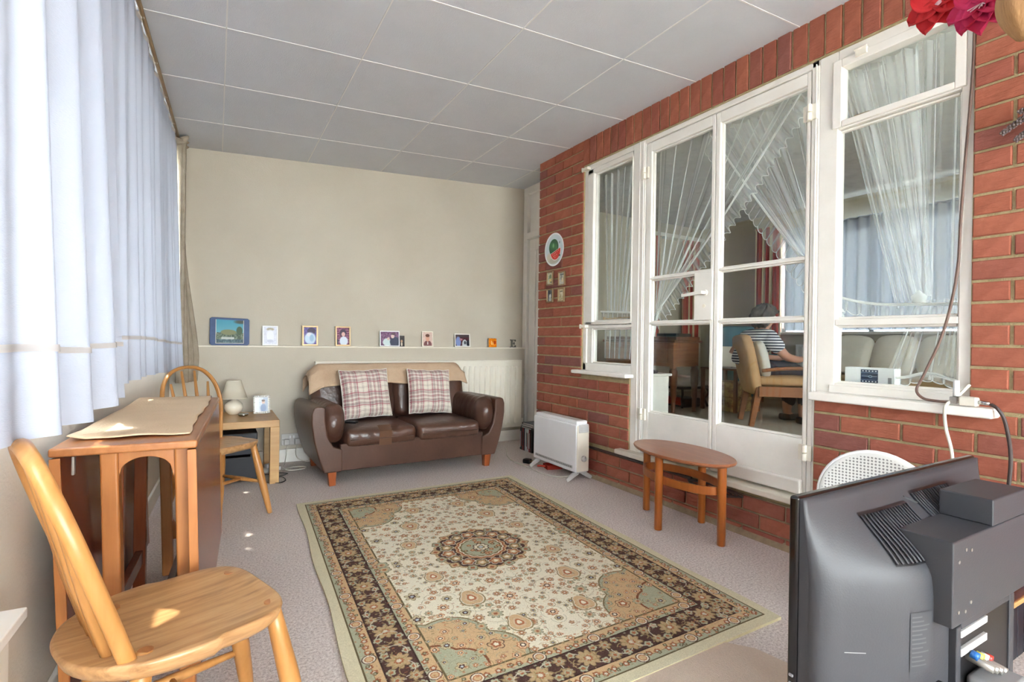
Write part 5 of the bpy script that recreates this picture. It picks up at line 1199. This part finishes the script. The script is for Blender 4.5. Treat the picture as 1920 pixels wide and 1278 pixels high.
# ------------------------------------------------------------------ furniture of the inner room
t = thing('writing_bureau', 'brown wooden bureau on a cabriole leg seen through the left door', 'bureau', (3.90, 3.56, FZ))
part('body', MB().box(0, .36, .03, 1.05, .46, .70), M['midwood'], t, bevel=.006)
part('top', MB().box(-.02, .38, 0, 1.08, .70, .725), M['dkwood'], t, bevel=.006)
part('gallery', MB().box(.02, .36, .02, 1.06, .725, .76), M['dkwood'], t, bevel=.004)
part('drawer_front', MB().box(-.012, .002, .10, .98, .50, .68), M['midwood'], t, bevel=.006)
part('corner_post', MB().box(-.014, .03, .02, .07, .44, .70), M['midwood'], t, bevel=.004)
for a, b in ((.03, .06), (.33, .06), (.03, 1.02), (.33, 1.02)):
    part('leg', MB().tube(catmull([(a, b, .46), (a-.022, b-.022, .38), (a+.006, b, .22), (a+.012, b+.006, .08), (a-.004, b-.006, .02), (a-.014, b-.014, 0)], 5), [.034]*3+[.042]*3+[.040]*3+[.030]*4+[.022]*5+[.018]*5+[.024]*3, 10), M['dkwood'], t, smooth=True)
t = thing('photo_album', 'dark photograph album lying on the wooden bureau', 'album', (4.06, 3.72, FZ+.762)); part('cover', MB().box(-.1, .12, -.1, .16, 0, .03), M['black'], t, bevel=.004); part('pages', MB().box(-.094, .122, -.095, .155, .005, .025), M['paint_dim'], t)
t = thing('desk_lamp', 'dark tilted lamp shade standing on the wooden bureau', 'lamp', (4.02, 4.10, FZ+.761))
part('base', MB().lathe([(.07, 0), (.07, .012), (.02, .02), (.012, .16)], 20), M['black'], t, smooth=True); part('lamp_shade', MB().lathe([(.13, .13), (.055, .33)], 24), M['black'], t, smooth=True, solid=.003)
t = thing('white_cabinet', 'small white cabinet beside the bureau behind the left door', 'cabinet', (3.25, 3.20, FZ))
part('body', MB().box(-.15, .15, -.02, .34, 0, .41), M['paint'], t, bevel=.004); part('top', MB().box(-.17, .17, -.04, .36, .41, .432), M['paint'], t, bevel=.006)
part('door', MB().box(-.156, -.148, .01, .31, .04, .38), M['paint'], t, bevel=.004)
t = thing('black_handset', 'black telephone handset lying on the small white cabinet', 'telephone', (3.22, 3.28, FZ+.433), .5); part('body', MB().box(-.05, .05, -.10, .10, 0, .03), M['black'], t, bevel=.012); part('keypad', MB().box(-.03, .03, -.05, .04, .03, .034), M['midgrey'], t, bevel=.002)
t = thing('cushioned_stool', 'metal-legged stool with a tartan cushion top in the inner room', 'stool', (4.52, 4.09, FZ))
part('rail', MB().box(-.22, .22, -.26, .26, .20, .225), M['black'], t, bevel=.004)
soft('cushion', M['pillow'], t, -.23, .23, -.27, .27, .225, .31, .02, .04)
part('tartan_top', MB().grid(lambda u, v: Vector((lerp(-.19, .19, u), lerp(-.23, .23, v), .326+.006*math.sin(u*PI)*math.sin(v*PI))), 8, 8, uv=True), tart, t, smooth=True)
for a in (-.19, .19):
    for b in (-.23, .23): part('leg', MB().tube(catmull([(a, b, .21), (a*1.08, b*1.08, .15), (a*.94, b*.94, .09), (a*1.05, b*1.05, .0)], 5), .013, 8), M['black'], t, smooth=True)
t = thing('dark_basket', 'dark patterned low basket on the floor under the cushioned stool', 'basket', (4.50, 4.06, FZ)); part('body', MB().box(-.12, .12, -.2, .2, 0, .10), M['black'], t, bevel=.015); part('lining', MB().box(-.124, -.10, -.14, .06, .02, .105), M['red'], t, bevel=.004)

t = thing('wooden_armchair', 'wooden-framed tan armchair in which the person sits', 'chair', (4.28, 2.74, FZ), math.radians(-42))
for s in (-1, 1):
    part('leg', MB().bar((-.27, s*.205, 0), (-.21, s*.205, .33), .04, .045, (0, 1, 0), .055, .055), M['dkwood' if False else 'midwood'], t, bevel=.004)
    part('leg', MB().bar((.26, s*.235, 0), (.24, s*.235, .30), .035, .035, (0, 1, 0), .05, .05), M['midwood'], t, bevel=.004)
    part('armrest', MB().tube(catmull([(-.20, s*.25, .475), (-.05, s*.265, .495), (.15, s*.27, .50), (.25, s*.265, .485)]), .022, 8, flat=.7), M['midwood'], t, smooth=True)
    part('arm_support', MB().tube(catmull([(.24, s*.24, .28), (.265, s*.25, .36), (.22, s*.262, .44), (.20, s*.265, .49)]), .018, 8), M['midwood'], t, smooth=True)
    part('seat_rail', MB().bar((-.22, s*.235, .30), (.25, s*.24, .30), .035, .085), M['midwood'], t, bevel=.004)
part('seat_rail', MB().bar((.245, -.24, .30), (.245, .24, .30), .035, .085), M['midwood'], t, bevel=.004)
soft('seat_cushion', M['tan_fabric'], t, -.22, .27, -.225, .225, .34, .425, .012, .035, wr=.002)
soft('backrest', M['tan_fabric'], t, -.055, .055, -.235, .235, -.01, .50, .012, .05, M4=Matrix.Translation((-.22, 0, .28)) @ Matrix.Rotation(-.20, 4, 'Y'))
soft('back_cushion', M['pillow'], t, -.045, .045, -.20, .20, 0, .30, .02, .04, M4=Matrix.Translation((-.135, 0, .42)) @ Matrix.Rotation(-.22, 4, 'Y'))

# the seated person, seen from behind, bent over something in front
pt = thing('person', 'person with short greying hair in a striped tee, sitting bent forward in the armchair', 'person', (4.14, 2.93, FZ), math.radians(-24)); pt.scale = (1.04, 1.04, 1.0)
def skin(name, V, E, mat, par, sub=2, root=0):
    me = bpy.data.meshes.new(name); me.from_pydata([v[:3] for v in V], E, []); me.materials.append(mat)
    o = link(name, me, par); md = o.modifiers.new('k', 'SKIN'); md.use_smooth_shade = True
    if not me.skin_vertices: pass
    sv = me.skin_vertices[0].data
    for k, v in enumerate(V): sv[k].radius = (v[3], v[4] if len(v) > 4 else v[3]); sv[k].use_root = (k == root)
    sb = o.modifiers.new('u', 'SUBSURF'); sb.levels = sub; sb.render_levels = sub; return o
def person():
    V = [(-.04, 0, .50, .13, .10), (-.03, 0, .58, .12, .10), (.03, 0, .68, .13, .11), (.07, 0, .76, .12, .10), (.10, 0, .815, .052), (.115, 0, .855, .052), (.13, 0, .895, .078), (.135, 0, .945, .082), (.13, 0, .985, .055)]
    E = [(k, k+1) for k in range(8)]
    def chain(root, pts):
        p = root
        for q in pts: V.append(q); E.append((p, len(V)-1)); p = len(V)-1
        return p
    for s in (-1, 1):
        chain(0, [(.06, s*.095, .475, .082), (.36, s*.11, .47, .062), (.42, s*.11, .40, .054), (.43, s*.11, .20, .050), (.42, s*.11, .07, .036), (.46, s*.115, .035, .036), (.53, s*.125, .025, .030)])
        w = chain(3, [(.08, s*.15, .755, .056), (.10, s*.19, .70, .046), (.19, s*.225, .585, .038), (.33, s*.17, .565, .031), (.42, s*.12, .575, .022), (.455, s*.105, .578, .027)])
    return V, E
V, E = person(); body = skin('body', V, E, M['skin'], pt)
for s in (-1, 1):      # five fingers and a nose, ears
    for k in range(4): skin('finger', [(.455, s*(.088+.012*k), .578, .009), (.485+.004*(k in (1, 2)), s*(.088+.012*k), .576, .0085), (.508, s*(.088+.012*k), .562, .0075), (.515, s*(.088+.012*k), .545, .006)], [(0, 1), (1, 2), (2, 3)], M['skin'], pt, 1)
    skin('thumb', [(.44, s*.095, .578, .010), (.462, s*.070, .576, .009), (.485, s*.062, .568, .0075)], [(0, 1), (1, 2)], M['skin'], pt, 1)
    part('ear', MB().lathe([(0, -.022), (.012, -.010), (.013, .012), (0, .024)], 10, (.125, s*.083, .925)), M['skin'], pt, smooth=True)
    part('eye', MB().lathe([(0, -.009), (.009, 0), (0, .009)], 10, (.207, s*.03, .945)), M['paint'], pt, smooth=True)
part('nose', MB().lathe([(.013, 0), (.009, .03), (0, .038)], 8, (.214, 0, .905)), M['skin'], pt, smooth=True); part('mouth', MB().box(.200, .210, -.02, .02, .876, .884), M['red'], pt, bevel=.003)
def hair(u, v):
    a = 2*PI*u; ph = v*PI*.80; r = .104+.007*math.sin(a*9+v*14)+.005*math.sin(a*17+v*23)+.004*math.sin(a*5-v*31); x, y, z = r*math.sin(ph)*math.cos(a), r*math.sin(ph)*math.sin(a), r*math.cos(ph)
    cut = max(0, math.cos(a)+.15)*sst(.40, 1, v)*.15
    return Vector((.128+x*1.02-cut*.3, y*.98, .938+z*1.06+cut*.9))
part('hair', MB().grid(hair, 90, 36), M['hair'], pt, smooth=True, solid=.012)
skin('shirt', [(-.05, 0, .49, .152, .118), (-.035, 0, .58, .142, .118), (.03, 0, .68, .150, .128), (.07, 0, .765, .128, .108), (.095, 0, .81, .066), (.08, -.155, .755, .074), (.105, -.20, .695, .066), (.15, -.215, .635, .062), (.08, .155, .755, .074), (.105, .20, .695, .066), (.15, .215, .635, .062)],
     [(0, 1), (1, 2), (2, 3), (3, 4), (3, 5), (5, 6), (6, 7), (3, 8), (8, 9), (9, 10)], M['shirt'], pt)
skin('trousers', [(-.05, 0, .485, .142, .110), (.07, -.10, .478, .094), (.36, -.11, .47, .074), (.43, -.11, .40, .066), (.44, -.11, .12, .058), (.07, .10, .478, .094), (.36, .11, .47, .074), (.43, .11, .40, .066), (.44, .11, .12, .058)],
     [(0, 1), (1, 2), (2, 3), (3, 4), (0, 5), (5, 6), (6, 7), (7, 8)], M['navy'], pt)
for s in (-1, 1): part('shoe', MB().prism([(.37, -.045), (.50, -.05), (.56, -.02), (.56, .02), (.50, .05), (.37, .045)], 0, .06, 'z', Matrix.Translation((0, s*.118, 0))), M['black'], pt, bevel=.02, seg=3)

t = thing('occasional_table', 'dark-framed side table to the left of the wooden armchair', 'table', (4.70, 3.55, FZ))
part('top', MB().box(-.2, .2, -.22, .22, .425, .445), M['dkwood'], t, bevel=.004)
for a in (-.18, .18):
    for b in (-.2, .2): part('leg', MB().box(a-.016, a+.016, b-.016, b+.016, 0, .425), M['dkwood'], t, bevel=.003)
t = thing('reading_stand', 'pale tilted reading stand on the dark-framed side table', 'stand', (4.70, 3.55, FZ+.446), math.radians(30), rot=None)
part('board', MB().bar((-.05, 0, .01), (.05, 0, .22), .24, .012, (1, 0, 0)), M['paint_dim'], t, bevel=.003); part('prop', MB().bar((.10, 0, 0), (.03, 0, .16), .02, .015), M['black'], t)
for k, (x, y, z) in enumerate(((4.70, 3.55, 0), (4.695, 3.545, .152))):
    t = thing('floral_box', ('flower-printed storage box on the floor under the side table', 'flower-printed storage box stacked on another under the side table')[k], 'box', (x, y, FZ+z)); part('body', MB().box(-.14, .14, -.15, .15, 0, .115), M['floral'], t, bevel=.004); part('lid', MB().box(-.145, .145, -.155, .155, .115, .15), M['floral'], t, bevel=.004)
t = thing('teal_armchair', 'teal upholstered armchair beyond the seated person', 'chair', (5.35, 3.75, FZ), math.radians(-120))
soft('seat', M['teal'], t, -.28, .30, -.26, .26, .12, .42, .015, .05); soft('backrest', M['teal'], t, -.36, -.22, -.30, .30, .10, .90, .015, .05)
for s in (-1, 1): soft('arm', M['teal'], t, -.30, .30, s*.31-.055, s*.31+.055, .10, .58, .01, .045)
for a in (-.28, .25):
    for b in (-.25, .25): part('foot', MB().lathe([(.02, 0), (.025, .12)], 10, (a, b, 0)), M['dkwood'], t)
t = thing('khaki_sofa', 'khaki sofa with white scatter cushions seen through the right window', 'sofa', (5.35, 2.15, FZ), math.radians(180))
soft('seat', M['innersofa'], t, -.36, .36, -.62, .62, .14, .42, .02, .05); soft('backrest', M['innersofa'], t, -.46, -.28, -.66, .66, .14, .74, .02, .06)
for s in (-1, 1): soft('arm', M['innersofa'], t, -.38, .38, s*.72-.09, s*.72+.09, .10, .56, .02, .07)
for a in (-.35, .30):
    for b in (-.62, .62): part('foot', MB().lathe([(.025, 0), (.03, .14)], 10, (a, b, 0)), M['dkwood'], t)
for k, (y, rx) in enumerate(((2.70, .25), (2.33, .1), (1.96, -.1), (1.59, .15))):
    t = thing('scatter_cushion', ('white scatter cushion on the khaki sofa, farthest left', 'white scatter cushion on the khaki sofa, second from left', 'white scatter cushion on the khaki sofa, third from left', 'white scatter cushion on the khaki sofa, rightmost')[k], 'cushion', (5.30, y, FZ+.452), 0, 'scatter cushions on the khaki sofa', rot=(rx*.3, .35, 0))
    soft('cover', M['pillow'], t, -.055, .055, -.17, .17, 0, .34, .035, .05); part('button', MB().lathe([(0, -.07), (.012, -.066), (.012, -.06)], 10, (0, 0, .17), 'x'), M['pillow'], t)
t = thing('window_radiator', 'white ribbed radiator under the inner room window', 'radiator', (6.10, 2.1, FZ+.12)); part('panel', MB().box(0, .05, 0, 1.6, 0, .58), M['white'], t, bevel=.004)
for k in range(30): part('rib', MB().box(-.012, 0, .02+k*.053, .048+k*.053, .03, .55), M['white'], t, bevel=.004)
def hang(label, x, y, w, z0, z1, axis, mat, name='striped_curtain', cat='curtain', nf=7):
    t = thing(name, label, cat, (x, y, 0))
    def f(u, v):
        a = lerp(-w/2, w/2, u); k = .03*math.sin(u*nf*2*PI); z = lerp(z0, z1, v); return Vector((k, a, z)) if axis == 'y' else Vector((a, k, z))
    part('fabric', MB().grid(f, nf*10, 6), M[mat], t, smooth=True); part('heading', MB().tube([f(i/40, 1) for i in range(41)], .012, 6), M[mat], t, smooth=True)
M['redstripe_x'] = stripes('red_cream_stripes_x', (170, 44, 44), (222, 206, 172), 9, 'X', (190, 70, 60))
hang('red and cream striped short curtain at the left against the inner back wall', 5.08, 5.10, .34, .97, 2.40, 'x', 'redstripe_x')
hang('red and cream striped short curtain at the right against the inner back wall', 5.86, 5.10, .30, .97, 2.40, 'x', 'redstripe_x')
hang('red and cream striped drape at the far end of the inner room window', 6.06, 4.05, .34, .50, 2.42, 'y', 'redstripe')
hang('red and cream striped drape at the near end of the inner room window', 6.06, 1.80, .34, .50, 2.42, 'y', 'redstripe')
hang('sheer net hanging across the inner room window', 6.13, 2.92, 1.9, 1.12, 2.36, 'y', 'voile', 'sheer_curtain', 'net curtain', 16)
